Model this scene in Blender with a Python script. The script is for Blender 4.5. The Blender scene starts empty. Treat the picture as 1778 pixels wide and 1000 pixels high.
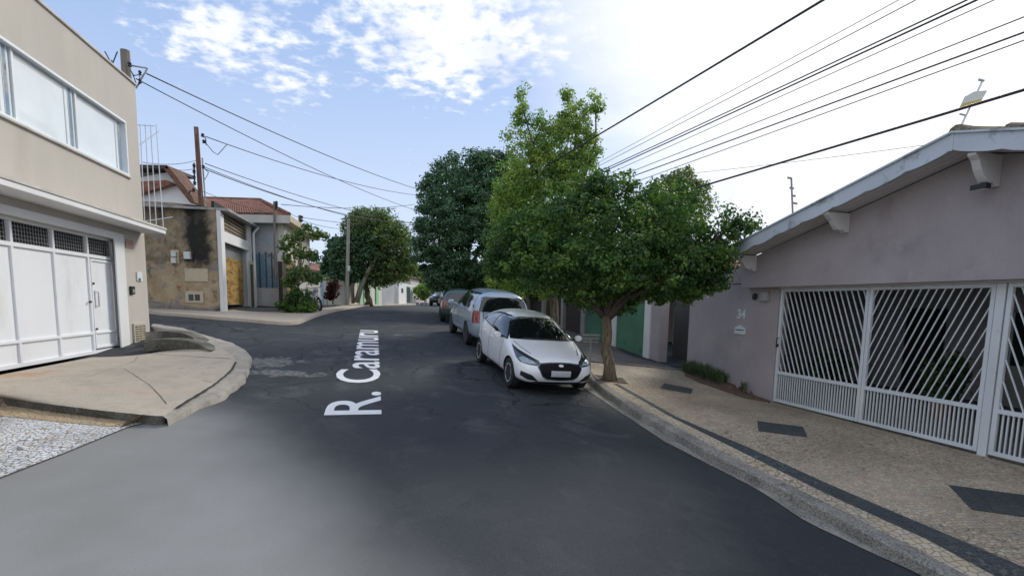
import bpy, bmesh, math, random
from mathutils import Vector, Matrix, noise
from mathutils.bvhtree import BVHTree
random.seed(7)
R = math.radians
C = bpy.context.scene.collection

# ------------------------------------------------------------------ camera
F = 889.0; CX = 889.0; CY = 626.0; EYE = Vector((0, 0, 2.5))
dn = Vector((742-CX, -(8550-CY), F)).normalized()      # the plumb direction seen by the camera
upc = -dn
fw = Vector((0, 0, 1)); fw = (fw - upc*fw.dot(upc)).normalized()
rt = fw.cross(upc)
if rt.x < 0: rt = -rt
def c2w(v): return Vector((v.dot(rt), v.dot(fw), v.dot(upc)))
camr, camu, camf = c2w(Vector((1,0,0))), c2w(Vector((0,1,0))), c2w(Vector((0,0,1)))
cd = bpy.data.cameras.new('camera'); cam = bpy.data.objects.new('camera', cd); C.objects.link(cam)
m3 = Matrix((camr, camu, -camf)).transposed()
cam.matrix_world = Matrix.Translation(EYE) @ m3.to_4x4()
cd.sensor_width = 36; cd.lens = 36*F/1778; cd.shift_y = (CY-500)/1778
cd.clip_start = .05; cd.clip_end = 3000
bpy.context.scene.camera = cam

# ------------------------------------------------------------------ world and light
SUN_EL, SUN_AZ = 34, 38          # azimuth measured from +Y (ahead) towards +X (right)
w = bpy.data.worlds.new('World'); bpy.context.scene.world = w; w.use_nodes = True
nt = w.node_tree; nt.nodes.clear(); N = nt.nodes.new; L = nt.links.new
out = N('ShaderNodeOutputWorld'); bg = N('ShaderNodeBackground'); bg.inputs['Strength'].default_value = .12
sky = N('ShaderNodeTexSky'); sky.sky_type = 'NISHITA'; sky.sun_disc = False
sky.sun_elevation = R(SUN_EL); sky.sun_rotation = R(SUN_AZ); sky.air_density = 1.0; sky.dust_density = 1.5; sky.ozone_density = 2.0
tc = N('ShaderNodeTexCoord')
sep = N('ShaderNodeSeparateXYZ'); L(tc.outputs['Generated'], sep.inputs[0])
# flatten the direction onto a cloud deck: (x, y) / (z + k)
def mth(op, a, b=None, c=None, clamp=False):
    n = N('ShaderNodeMath'); n.operation = op; n.use_clamp = clamp
    for i, v in enumerate((a, b, c)):
        if v is None: continue
        if isinstance(v, (int, float)): n.inputs[i].default_value = v
        else: L(v, n.inputs[i])
    return n.outputs[0]
def smooth(v, a, b):
    n = N('ShaderNodeMapRange'); n.interpolation_type = 'SMOOTHSTEP'; L(v, n.inputs[0])
    n.inputs[1].default_value = a; n.inputs[2].default_value = b; return n.outputs[0]
def mixc(f, a, b):
    n = N('ShaderNodeMix'); n.data_type = 'RGBA'
    if isinstance(f, (int, float)): n.inputs[0].default_value = f
    else: L(f, n.inputs[0])
    for i, v in ((6, a), (7, b)):
        if isinstance(v, tuple): n.inputs[i].default_value = v
        else: L(v, n.inputs[i])
    return n.outputs[2]
den = mth('ADD', mth('MAXIMUM', sep.outputs[2], 0.0), .10)
cx_ = mth('DIVIDE', sep.outputs[0], den); cy_ = mth('DIVIDE', sep.outputs[1], den)
comb = N('ShaderNodeCombineXYZ'); L(cx_, comb.inputs[0]); L(cy_, comb.inputs[1])
def nz(scale, detail, rough, dist=0, off=0):
    mp = N('ShaderNodeMapping'); L(comb.outputs[0], mp.inputs[0]); mp.inputs['Location'].default_value = (off, off*.7, off*.3)
    n = N('ShaderNodeTexNoise'); L(mp.outputs[0], n.inputs['Vector']); n.inputs['Scale'].default_value = scale
    n.inputs['Detail'].default_value = detail; n.inputs['Roughness'].default_value = rough; n.inputs['Distortion'].default_value = dist
    return n.outputs[0]
def blob(px, py, sx, sy, rot=0):     # soft patch on the cloud deck, 1 at its middle
    dx = mth('SUBTRACT', cx_, px); dy = mth('SUBTRACT', cy_, py)
    c, s = math.cos(rot), math.sin(rot)
    a = mth('ADD', mth('MULTIPLY', dx, c/sx), mth('MULTIPLY', dy, s/sx))
    b = mth('ADD', mth('MULTIPLY', dx, -s/sy), mth('MULTIPLY', dy, c/sy))
    r = mth('SQRT', mth('ADD', mth('MULTIPLY', a, a), mth('MULTIPLY', b, b)))
    return mth('SUBTRACT', 1.0, r, clamp=True)
def deck(u, v):                      # where a sight line through the photo meets the deck
    d = (camr*(u-CX) - camu*(v-CY) + camf*F).normalized(); k = max(d.z, 0)+.10
    return d.x/k, d.y/k
SKYP = {}
#SKY_MARK
fine = nz(15, 5, .55, .1); mid = nz(2.6, 4, .55, .2, 3.0)
puffs = mth('ADD', mth('MULTIPLY', fine, .72), mth('MULTIPLY', mid, .28))
def patch(cover, lo=.475, hi=.70):
    return smooth(mth('ADD', puffs, mth('MULTIPLY', mth('SUBTRACT', cover, .5), .34)), lo, hi)
p1 = deck(395, 60); p1b = deck(500, 150); p2 = deck(790, 70)
q = deck(300, 20); 
cov1 = blob(p1[0], p1[1], .62, .36, -.9)
cov1b = blob(p1b[0], p1b[1], .50, .26, -.9)
cov2 = blob(p2[0], p2[1], .62, .62)
cover = mth('MAXIMUM', mth('MAXIMUM', cov1, mth('MULTIPLY', cov1b, .8)), mth('MULTIPLY', cov2, 1.25))
cl = patch(cover)
# bright veil round the sun, to the right and above the trees
sd = Vector((math.sin(R(SUN_AZ))*math.cos(R(SUN_EL)), math.cos(R(SUN_AZ))*math.cos(R(SUN_EL)), math.sin(R(SUN_EL))))
dotn = N('ShaderNodeVectorMath'); dotn.operation = 'DOT_PRODUCT'; L(tc.outputs['Generated'], dotn.inputs[0]); dotn.inputs[1].default_value = sd
veil = smooth(mth('ADD', dotn.outputs['Value'], mth('MULTIPLY', mth('SUBTRACT', mid, .5), .10)), .79, .965)
lowhaze = smooth(sep.outputs[2], .42, 0.0)
skyc = sky.outputs[0]
grad = mixc(smooth(sep.outputs[2], .55, .0), (1.95, 2.85, 4.75, 1), (3.9, 4.5, 5.6, 1))
base = mixc(.88, skyc, grad)
c1 = mixc(mth('MULTIPLY', cl, .85), base, mixc(smooth(mid, .35, .65), (4.7, 4.95, 5.5, 1), (6.3, 6.35, 6.5, 1)))
c2 = mixc(veil, mixc(smooth(sep.outputs[1], .15, -.35), c1, (5.0, 5.35, 6.0, 1)), (6.3, 6.35, 6.5, 1))  # unseen pale cloud behind the camera, added for brighter neutral fill
L(c2, bg.inputs[0]); L(bg.outputs[0], out.inputs[0])
sl = bpy.data.lights.new('sun', 'SUN'); sl.energy = 1.6; sl.angle = R(14); sl.color = (1, .95, .86)
so = bpy.data.objects.new('sun', sl); C.objects.link(so)
so.rotation_euler = (-sd).to_track_quat('-Z', 'Y').to_euler()
sc = bpy.context.scene
sc.view_settings.view_transform = 'Standard'; sc.view_settings.look = 'None'; sc.view_settings.exposure = 0.62; sc.view_settings.gamma = 1
sc.render.engine = 'CYCLES'

# ------------------------------------------------------------------ placing
def ray(u, v): return (camr*(u-CX) - camu*(v-CY) + camf*F).normalized()
def ss(a, b, x):
    t = min(1, max(0, (x-a)/(b-a))); return t*t*(3-2*t)
YS = [(-200,-4.0),(-30,-2.0),(0,0),(12,.96),(16,1.22),(20,1.42),(30,1.80),(40,2.03),(50,2.14),(80,2.25),(400,2.3)]
def fy(y):
    for (a, za), (b, zb) in zip(YS, YS[1:]):
        if y <= b:
            return za + (zb-za)*(y-a)/(b-a)
    return YS[-1][1]
def G(x, y):                          # height of the land
    k = (1-ss(24, 45, y))*ss(-60, -20, y)
    x = max(-25, min(12, x))
    return -(.045*x + .045*max(0, x))*k + (fy(y-1.5)+fy(y)+fy(y+1.5))/3
def Pg(u, v, dz=0):                   # sight line meets the ground
    d = ray(u, v); t0, t = 0, .5
    for i in range(4000):
        p = EYE + d*t
        if p.z <= G(p.x, p.y)+dz: break
        t0 = t; t *= 1.01
    for i in range(30):
        m = (t0+t)/2; p = EYE+d*m
        if p.z <= G(p.x, p.y)+dz: t = m
        else: t0 = m
    return EYE + d*t
def Py(u, v, y): d = ray(u, v); return EYE + d*(y/d.y)
def Pz(u, v, z): d = ray(u, v); return EYE + d*((z-2.5)/d.z)
class Wall:                           # vertical plane through p along direction d (toward increasing y)
    def __init__(s, p, d, off=0):
        s.d = Vector((d[0], d[1], 0)).normalized(); s.n = Vector((s.d.y, -s.d.x, 0))   # n points to +x
        s.p = Vector((p[0], p[1], 0)) + s.n*off
    def at(s, u, v):
        r = ray(u, v); t = (s.p-EYE).dot(s.n)/r.dot(s.n); return EYE + r*t
    def st(s, u, v):                  # distance along, height
        q = s.at(u, v); return (q-s.p).dot(s.d), q.z
    def P(s, a, z, o=0): return s.p + s.d*a + s.n*o + Vector((0,0,z))

# ------------------------------------------------------------------ mesh helpers
class MB:
    def __init__(s): s.v = []; s.f = []; s.m = []
    def add(s, vs, fs, mi=0):
        k = len(s.v); s.v += [Vector(v) for v in vs]; s.f += [tuple(i+k for i in f) for f in fs]; s.m += [mi]*len(fs); return s
    def hexa(s, c, mi=0):            # eight corners: bottom ring then top ring
        return s.add(c, [(3,2,1,0),(4,5,6,7),(0,1,5,4),(1,2,6,5),(2,3,7,6),(3,0,4,7)], mi)
    def box(s, c, h, rz=0, mi=0, rx=0):
        m = Matrix.Translation(c) @ Matrix.Rotation(rz, 4, 'Z') @ Matrix.Rotation(rx, 4, 'X')
        q = [m @ Vector((sx*h[0], sy*h[1], z*h[2])) for z in (-1, 1) for sx, sy in ((-1,-1),(1,-1),(1,1),(-1,1))]
        return s.hexa(q, mi)
    def wbox(s, W, a0, a1, z0, z1, o0, o1, mi=0):
        a0, a1 = sorted((a0, a1)); z0, z1 = sorted((z0, z1)); o0, o1 = sorted((o0, o1))
        q = [W.P(a, z, o) for z in (z0, z1) for a, o in ((a0,o0),(a1,o0),(a1,o1),(a0,o1))]
        return s.hexa(q, mi)
    def wpoly(s, W, pts, o0, o1, mi=0):
        n = len(pts); lo = [W.P(a, z, o0) for a, z in pts]; hi = [W.P(a, z, o1) for a, z in pts]
        fs = [tuple(range(n)), tuple(range(2*n-1, n-1, -1))] + [(i, i+n, (i+1) % n+n, (i+1) % n) for i in range(n)]
        return s.add(lo+hi, fs, mi)
    def prism(s, pts, d, mi=0):      # planar polygon in space pushed along d
        n = len(pts); d = Vector(d)
        fs = [tuple(range(n)), tuple(range(2*n-1, n-1, -1))] + [(i, i+n, (i+1) % n+n, (i+1) % n) for i in range(n)]
        return s.add([Vector(p) for p in pts]+[Vector(p)+d for p in pts], fs, mi)
    def tube(s, path, r, n=6, mi=0, cap=True):
        path = [Vector(p) for p in path]; rs = r if isinstance(r, (list, tuple)) else [r]*len(path)
        vs = []; fs = []; prev = None
        for i, p in enumerate(path):
            t = (path[min(i+1, len(path)-1)] - path[max(i-1, 0)]).normalized()
            if prev is None: a = t.orthogonal().normalized()
            else: a = (prev - t*prev.dot(t)).normalized()
            prev = a; b = t.cross(a)
            vs += [p + (a*math.cos(2*math.pi*k/n) + b*math.sin(2*math.pi*k/n))*rs[i] for k in range(n)]
        for i in range(len(path)-1):
            for k in range(n):
                fs.append((i*n+k, i*n+(k+1) % n, (i+1)*n+(k+1) % n, (i+1)*n+k))
        if cap: fs += [tuple(range(n-1, -1, -1)), tuple((len(path)-1)*n+k for k in range(n))]
        return s.add(vs, fs, mi)
    def lathe(s, c, prof, axis='Z', n=24, mi=0, cap=True):   # prof: (radius, height)
        vs = []; fs = []; c = Vector(c)
        for r_, h in prof:
            for k in range(n):
                a = 2*math.pi*k/n; x, y = r_*math.cos(a), r_*math.sin(a)
                vs.append(c + (Vector((x, y, h)) if axis == 'Z' else Vector((x, h, y)) if axis == 'Y' else Vector((h, x, y))))
        for i in range(len(prof)-1):
            for k in range(n): fs.append((i*n+k, i*n+(k+1) % n, (i+1)*n+(k+1) % n, (i+1)*n+k))
        if cap and prof[0][0] > 0: fs.append(tuple(range(n-1, -1, -1)))
        if cap and prof[-1][0] > 0: fs.append(tuple((len(prof)-1)*n+k for k in range(n)))
        return s.add(vs, fs, mi)
    def build(s, name, mat, parent=None, smooth=False, bevel=0, fix=True):
        me = bpy.data.meshes.new(name)
        o = bpy.data.objects.new(name, me); C.objects.link(o)
        if parent is not None:
            org = parent.matrix_world_loc if hasattr(parent, 'matrix_world_loc') else worldloc(parent); o.parent = parent
        else:
            xs = [v.x for v in s.v]; ys = [v.y for v in s.v]; zs = [v.z for v in s.v]
            org = Vector(((min(xs)+max(xs))/2, (min(ys)+max(ys))/2, min(zs))); o.location = org
        me.from_pydata([v-org for v in s.v], [], s.f)
        mats = mat if isinstance(mat, (list, tuple)) else [mat]
        for m_ in mats: me.materials.append(M[m_] if isinstance(m_, str) else m_)
        if len(mats) > 1: me.polygons.foreach_set('material_index', s.m)
        if fix:
            bm = bmesh.new(); bm.from_mesh(me); bmesh.ops.recalc_face_normals(bm, faces=bm.faces); bm.to_mesh(me); bm.free()
        if smooth:
            me.polygons.foreach_set('use_smooth', [True]*len(me.polygons))
            if smooth != 'all': 
                me.set_sharp_from_angle(angle=R(38))
        if bevel:
            b = o.modifiers.new('edge', 'BEVEL'); b.width = bevel; b.segments = 2; b.limit_method = 'ANGLE'; b.angle_limit = R(40)
        return o
def worldloc(o):
    p = Vector(o.location); q = o.parent
    while q: p += q.location; q = q.parent
    return p
def tag(o, label=None, cat=None, group=None, kind=None):
    if label: o['label'] = label
    if cat: o['category'] = cat
    if group: o['group'] = group
    if kind: o['kind'] = kind
    return o
def thing(name, loc, label, cat, group=None):
    o = bpy.data.objects.new(name, None); C.objects.link(o); o.location = loc; o.empty_display_size = .2
    return tag(o, label, cat, group)
def copy_tree(o, parent=None):
    c = o.copy(); C.objects.link(c); c.parent = parent
    for ch in o.children: copy_tree(ch, c)
    return c

# ------------------------------------------------------------------ materials
M = {}
def mat(name, col, rough=.85, var=.12, scale=2.0, bump=.0, bscale=40, metal=0, dirt=None, dscale=.6, dlo=.5, dhi=.7, spec=.5, stretch=(1,1,1), coat=0, trans=0, fine=.0):
    m = bpy.data.materials.new(name); m.use_nodes = True; M[name] = m
    t = m.node_tree; P = t.nodes['Principled BSDF']; n = t.nodes.new; l = t.links.new
    P.inputs['Roughness'].default_value = rough; P.inputs['Metallic'].default_value = metal
    P.inputs['Specular IOR Level'].default_value = spec
    if coat: P.inputs['Coat Weight'].default_value = coat; P.inputs['Coat Roughness'].default_value = .06
    co = n('ShaderNodeTexCoord'); mp = n('ShaderNodeMapping'); l(co.outputs['Object'], mp.inputs[0]); mp.inputs['Scale'].default_value = stretch
    col = tuple(col)+(1,) if len(col) == 3 else col
    def nz_(sc_, det=5, ro=.6, src=mp.outputs[0]):
        q = n('ShaderNodeTexNoise'); q.inputs['Scale'].default_value = sc_; q.inputs['Detail'].default_value = det; q.inputs['Roughness'].default_value = ro; l(src, q.inputs['Vector']); return q.outputs[0]
    def mix(f, a, b, bt='MIX'):
        q = n('ShaderNodeMix'); q.data_type = 'RGBA'; q.blend_type = bt
        for i, v in ((0, f), (6, a), (7, b)):
            if isinstance(v, (int, float, tuple)): q.inputs[i].default_value = v
            else: l(v, q.inputs[i])
        return q.outputs[2]
    def rng(v, a, b, c=0, d=1):
        q = n('ShaderNodeMapRange'); q.interpolation_type = 'SMOOTHSTEP'; l(v, q.inputs[0])
        for i, x in enumerate((a, b, c, d)): q.inputs[i+1].default_value = x
        return q.outputs[0]
    cur = col
    if var:
        cur = mix(rng(nz_(scale), .3, .7), tuple(c*(1-var) for c in col[:3])+(1,), tuple(min(1, c*(1+var)) for c in col[:3])+(1,))
    if fine:
        cur = mix(fine, cur, mix(rng(nz_(bscale, 2, .5), .35, .65), (0, 0, 0, 1), (1, 1, 1, 1)), 'OVERLAY')
    if dirt:
        for k, (dc, dsc, lo, hi) in enumerate(dirt if isinstance(dirt, list) else [(dirt, dscale, dlo, dhi)]):
            cur = mix(rng(nz_(dsc, 8, .65), lo, hi), cur, tuple(dc)+(1,))
    if isinstance(cur, tuple): P.inputs['Base Color'].default_value = cur
    else: l(cur, P.inputs['Base Color'])
    if bump:
        b = n('ShaderNodeBump'); b.inputs['Strength'].default_value = bump; b.inputs['Distance'].default_value = .02
        l(nz_(bscale, 4, .6), b.inputs['Height']); l(b.outputs[0], P.inputs['Normal'])
    m['mixout'] = 0
    return m
mat('beige_paint', (.485,.45,.395), .9, .04, 1.2, .25, 60, stretch=(1,1,.3), dirt=[((.43,.395,.34), 1.3, .52, .8), ((.36,.335,.295), 4.5, .68, .82)])
mat('white_paint', (.72,.72,.71), .6, .05, .7, .05, 30, dirt=[((.50,.47,.42), 1.4, .60, .85)])
mat('white_gate', (.78,.79,.81), .42, .03, .5, stretch=(1,1,.35), dirt=[((.62,.61,.58), 1.6, .52, .85), ((.45,.42,.36), 6, .68, .8)])
mat('white_metal', (.74,.78,.80), .4, .05, 1, dirt=[((.45,.40,.32), 6, .66, .76)])
mat('gate_metal', (.60,.64,.66), .4, .06, 1, dirt=[((.42,.38,.32), 5, .62, .76)])
mat('louvre', (.20,.155,.11), .8, .2, 3)
mat('coping', (.52,.49,.44), .9, .15, 2, .3, 40)
mat('pane_blind', (.74,.79,.80), .07, .10, .5, coat=.6)
mat('pane_dark', (.03,.045,.05), .06, 0, spec=.8, coat=.5)
mat('alu', (.55,.56,.56), .35, .05, metal=.6)
mat('dark_void', (.02,.022,.024), .9, .3, 2)
mat('black_plastic', (.018,.018,.02), .5, .1, 4)
mat('concrete', (.43,.37,.295), .92, .12, 1.6, .25, 60, dirt=[((.27,.245,.205), 1.6, .50, .75), ((.42,.28,.19), .8, .56, .72), ((.20,.18,.15), 3.5, .64, .76)], fine=.10)
mat('kerb_concrete', (.33,.30,.255), .92, .15, 2.5, .3, 50, dirt=[((.22,.20,.17), 3.5, .50, .70)], fine=.12)
mat('kerb_dark', (.215,.20,.175), .92, .2, 3, .6, 50, dirt=[((.30,.28,.24), 2.2, .50, .70), ((.12,.11,.10), 5, .56, .72)], fine=.35)
mat('step_dark', (.10,.095,.08), .95, .3, 3, .6, 40, dirt=[((.22,.20,.16), 2.5, .55, .65)], fine=.3)
mat('tile_brown', (.14,.075,.05), .9, .3, 5, .4, 30)
mat('dim_wall', (.46,.45,.46), .9, .1, 1)
mat('pink_wall', (.36,.32,.322), .93, .08, .8, 0, dirt=[((.27,.235,.24), 1.3, .50, .8), ((.40,.36,.36), 3, .6, .75)])
mat('pink_plain', (.37,.328,.328), .93, .08, .8, .2, 50, dirt=[((.28,.245,.245), 1.1, .50, .8)])
mat('fascia_paint', (.52,.57,.62), .7, .06, 1.2, .2, 20, dirt=[((.30,.32,.35), 2.0, .54, .64)])
mat('soffit_paint', (.58,.56,.54), .75, .06, 1.2, .1, 20)
mat('clay_tile', (.24,.10,.062), .9, .3, 5, .4, 40, dirt=[((.08,.07,.055), 2.2, .50, .66)], fine=.3)
mat('old_tile', (.16,.13,.09), .95, .3, 6, .6, 30, dirt=[((.28,.25,.14), 3, .5, .62)], fine=.3)
mat('green_wall', (.085,.21,.13), .85, .15, 1, .3, 40, dirt=[((.05,.10,.075), 1.2, .48, .68)])
mat('dark_brown', (.045,.036,.033), .8, .2, 2)
mat('grey_post', (.30,.29,.28), .85, .1, 2)
mat('pale_blue_wall', (.37,.42,.46), .9, .12, 1, .2, 40, dirt=[((.50,.50,.48), .9, .45, .65), ((.16,.18,.19), 1.8, .58, .7)])
mat('bark_dark', (.07,.055,.045), .95, .3, 4, .6, 18)
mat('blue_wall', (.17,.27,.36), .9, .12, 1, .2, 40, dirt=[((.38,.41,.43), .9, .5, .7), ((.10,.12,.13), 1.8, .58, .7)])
mat('pale_wall', (.50,.49,.46), .9, .08, .8, .2, 40, dirt=[((.20,.19,.17), 1.4, .55, .75)])
mat('cream_wall', (.60,.57,.47), .9, .08, .8, .1, 30)
mat('mint_wall', (.40,.52,.40), .9, .08, .8, .1, 30)
mat('mint_bright', (.26,.55,.32), .6, .06, .8)
mat('orange_wood', (.30,.165,.07), .6, .2, 3, .2, 30, stretch=(6,6,.6))
mat('grey_shutter', (.36,.37,.39), .5, .08, 1)
mat('mesh_grey', (.30,.31,.30), .6, .1, 3)
mat('wood_pole', (.21,.185,.155), .9, .25, 3, .5, 40, stretch=(8,8,.5))
mat('concrete_pole', (.34,.33,.30), .9, .1, 3, .3, 40)
mat('rust_pole', (.15,.075,.055), .9, .35, 3, .4, 30, stretch=(5,5,.6), dirt=[((.28,.25,.22), 3, .58, .66)])
mat('wire', (.035,.035,.042), .6, 0)
mat('tin', (.33,.33,.33), .5, .15, 3, metal=.3, dirt=[((.15,.14,.13), 2, .55, .7)])
mat('tyre', (.018,.018,.019), .8, .2, 20, .2, 60)
mat('rim', (.80,.82,.84), .35, 0, metal=.1)
mat('entry_shade_tone', (.075,.068,.072), .9, .1, 1)  # shade of the entry recess put into the wall colour
mat('glass', (.008,.010,.012), .03, 0, spec=.6, coat=.8)
mat('white_car', (.82,.84,.87), .25, 0, coat=.8)
mat('silver_car', (.37,.44,.52), .30, 0, metal=.35, coat=.8)
mat('green_car', (.055,.085,.08), .3, 0, metal=.3, coat=.8)
mat('black_car', (.02,.022,.026), .3, 0, coat=.7)
mat('seam', (.006,.006,.007), .7, 0, spec=.2)
mat('lamp_glass', (.30,.36,.42), .08, .35, 30, coat=1)
mat('lamp_dark', (.04,.045,.05), .1, .2, 30, coat=1)
mat('chrome', (.75,.76,.78), .12, 0, metal=1)
mat('red_lamp', (.20,.010,.008), .12, .3, 14, coat=1)
mat('plate', (.42,.43,.45), .5, .1, 20)
mat('bark', (.17,.135,.09), .95, .3, 4, 1.0, 14, stretch=(4,4,.45), dirt=[((.29,.26,.18), 4, .52, .66), ((.05,.04,.03), 3.2, .52, .64)])
mat('pale_bark', (.30,.28,.24), .95, .2, 4, .5, 20, stretch=(3,3,.5))
mat('soil', (.12,.075,.05), 1, .3, 6, .6, 30)
mat('road_text', (.74,.74,.74), .7, .05, 4)
mat('litter', (.35,.30,.32), .8, .4, 12)
mat('sign_white', (.62,.66,.64), .6, .05, 3); mat('sign_yellow', (.55,.42,.10), .6, .1, 3)
mat('red_plaque', (.40,.25,.20), .8, .2, 20)
mat('dark_teal', (.05,.09,.09), .4, .1, 5)
mat('faded_cream', (.52,.46,.33), .9, .1, 3, dirt=[((.30,.25,.18), 3, .5, .7)])
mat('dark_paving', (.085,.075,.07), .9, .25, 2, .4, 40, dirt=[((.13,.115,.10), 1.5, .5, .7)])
mat('earth', (.12,.10,.075), 1, .3, .4, .3, 4)

def tree_nodes(name):
    m = bpy.data.materials[name]; t = m.node_tree; return m, t, t.nodes.new, t.links.new, t.nodes['Principled BSDF']
def leafmat(name, cols, trans=.35, rough=.55):
    m = bpy.data.materials.new(name); m.use_nodes = True; M[name] = m; t = m.node_tree; n = t.nodes.new; l = t.links.new
    P = t.nodes['Principled BSDF']; P.inputs['Roughness'].default_value = rough; P.inputs['Specular IOR Level'].default_value = .35
    geo = n('ShaderNodeNewGeometry'); rp = n('ShaderNodeValToRGB'); co = n('ShaderNodeTexCoord'); q = n('ShaderNodeTexNoise'); q.inputs['Scale'].default_value = 2.0; q.inputs['Detail'].default_value = 4
    l(co.outputs['Object'], q.inputs['Vector'])
    a = n('ShaderNodeMath'); a.operation = 'MULTIPLY_ADD'; l(geo.outputs['Random Per Island'], a.inputs[0]); a.inputs[1].default_value = .55
    b = n('ShaderNodeMath'); b.operation = 'MULTIPLY_ADD'; l(q.outputs[0], b.inputs[0]); b.inputs[1].default_value = 2.4; b.inputs[2].default_value = -.98
    l(b.outputs[0], a.inputs[2]); l(a.outputs[0], rp.inputs[0])
    cr = rp.color_ramp
    while len(cr.elements) < len(cols): cr.elements.new(.5)
    for i, c in enumerate(cols): cr.elements[i].position = i/(len(cols)-1); cr.elements[i].color = tuple(c)+(1,)
    l(rp.outputs[0], P.inputs['Base Color'])
    tr = n('ShaderNodeBsdfTranslucent'); g = n('ShaderNodeMix'); g.data_type = 'RGBA'; g.blend_type = 'MULTIPLY'; g.inputs[0].default_value = 1; l(rp.outputs[0], g.inputs[6]); g.inputs[7].default_value = (1.5, 1.6, .7, 1)
    l(g.outputs[2], tr.inputs[0]); mx = n('ShaderNodeMixShader'); mx.inputs[0].default_value = trans
    l(P.outputs[0], mx.inputs[1]); l(tr.outputs[0], mx.inputs[2]); l(mx.outputs[0], t.nodes['Material Output'].inputs[0])
leafmat('leaf_front', [(.018,.048,.016),(.034,.090,.022),(.072,.150,.030),(.16,.25,.05)])
leafmat('leaf_ficus', [(.024,.065,.028),(.042,.10,.044),(.07,.15,.065),(.11,.20,.09)], .22, .45)
leafmat('leaf_light', [(.065,.145,.04),(.135,.24,.055),(.23,.33,.075),(.35,.42,.11)], .42)
leafmat('leaf_far', [(.05,.095,.04),(.085,.15,.055),(.14,.21,.07),(.22,.25,.08)], .35)
leafmat('leaf_shrub', [(.02,.055,.018),(.04,.095,.03),(.07,.14,.045),(.11,.17,.06)], .3)
leafmat('leaf_red', [(.025,.010,.010),(.055,.014,.016),(.03,.035,.015)], .3)
leafmat('leaf_grass', [(.06,.10,.05),(.12,.17,.09),(.20,.24,.14)], .3)

def stones(name, cols, joint, scale, jw=.05, bump=.5, rand=1.0, dirt=None, dcol=(.1,.1,.09)):
    m = bpy.data.materials.new(name); m.use_nodes = True; M[name] = m; t = m.node_tree; n = t.nodes.new; l = t.links.new; P = t.nodes['Principled BSDF']
    P.inputs['Roughness'].default_value = .85
    co = n('ShaderNodeTexCoord'); mp = n('ShaderNodeMapping'); l(co.outputs['Object'], mp.inputs[0]); mp.inputs['Scale'].default_value = (1, 1, .2)
    wv = n('ShaderNodeTexNoise'); wv.inputs['Scale'].default_value = 3; l(mp.outputs[0], wv.inputs['Vector'])
    ad = n('ShaderNodeVectorMath'); ad.operation = 'MULTIPLY_ADD'; l(wv.outputs[1], ad.inputs[0]); ad.inputs[1].default_value = (.05,.05,0); l(mp.outputs[0], ad.inputs[2])
    v1 = n('ShaderNodeTexVoronoi'); v1.feature = 'DISTANCE_TO_EDGE'; v1.inputs['Scale'].default_value = scale; v1.inputs['Randomness'].default_value = rand; l(ad.outputs[0], v1.inputs['Vector'])
    v2 = n('ShaderNodeTexVoronoi'); v2.inputs['Scale'].default_value = scale; v2.inputs['Randomness'].default_value = rand; l(ad.outputs[0], v2.inputs['Vector'])
    sp = n('ShaderNodeSeparateColor'); l(v2.outputs['Color'], sp.inputs[0])
    rp = n('ShaderNodeValToRGB'); l(sp.outputs[0], rp.inputs[0]); cr = rp.color_ramp
    while len(cr.elements) < len(cols): cr.elements.new(.5)
    for i, c in enumerate(cols): cr.elements[i].position = i/(len(cols)-1); cr.elements[i].color = tuple(c)+(1,)
    big = n('ShaderNodeTexNoise'); big.inputs['Scale'].default_value = .9; big.inputs['Detail'].default_value = 6; l(co.outputs['Object'], big.inputs['Vector'])
    r0 = n('ShaderNodeMapRange'); l(big.outputs[0], r0.inputs[0]); r0.inputs[1].default_value = .3; r0.inputs[2].default_value = .7; r0.inputs[3].default_value = .72; r0.inputs[4].default_value = 1.2
    mu = n('ShaderNodeMix'); mu.data_type = 'RGBA'; mu.blend_type = 'MULTIPLY'; mu.inputs[0].default_value = 1; l(rp.outputs[0], mu.inputs[6]); l(r0.outputs[0], mu.inputs[7])
    r1 = n('ShaderNodeMapRange'); l(v1.outputs[0], r1.inputs[0]); r1.inputs[1].default_value = jw*.35; r1.inputs[2].default_value = jw
    mx = n('ShaderNodeMix'); mx.data_type = 'RGBA'; l(r1.outputs[0], mx.inputs[0]); mx.inputs[6].default_value = tuple(joint)+(1,); l(mu.outputs[2], mx.inputs[7])
    l(mx.outputs[2], P.inputs['Base Color'])
    b = n('ShaderNodeBump'); b.inputs['Strength'].default_value = bump; b.inputs['Distance'].default_value = .012; r2 = n('ShaderNodeMapRange'); l(v1.outputs[0], r2.inputs[0]); r2.inputs[2].default_value = jw*2.2
    fn = n('ShaderNodeTexNoise'); fn.inputs['Scale'].default_value = 70; l(co.outputs['Object'], fn.inputs['Vector'])
    sm = n('ShaderNodeMath'); sm.operation = 'MULTIPLY_ADD'; l(fn.outputs[0], sm.inputs[0]); sm.inputs[1].default_value = .4; l(r2.outputs[0], sm.inputs[2])
    l(sm.outputs[0], b.inputs['Height']); l(b.outputs[0], P.inputs['Normal'])
stones('cobble_tan', [(.33,.265,.18),(.43,.345,.24),(.38,.28,.215),(.49,.41,.285),(.35,.31,.24)], (.17,.14,.10), 19, .07, .5, .55)
stones('cobble_kerb', [(.36,.30,.21),(.44,.36,.24),(.40,.34,.26),(.48,.41,.30)], (.16,.13,.09), 13, .06, .6, .6)
stones('cobble_black', [(.028,.034,.038),(.040,.048,.052),(.034,.040,.042),(.055,.062,.064)], (.10,.105,.095), 19, .06, .6, .55)
stones('mosaic_white', [(.62,.62,.63),(.70,.70,.70),(.56,.54,.50),(.66,.66,.68),(.72,.72,.72),(.45,.36,.24)], (.15,.145,.14), 17, .08, .7, .75)
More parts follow.
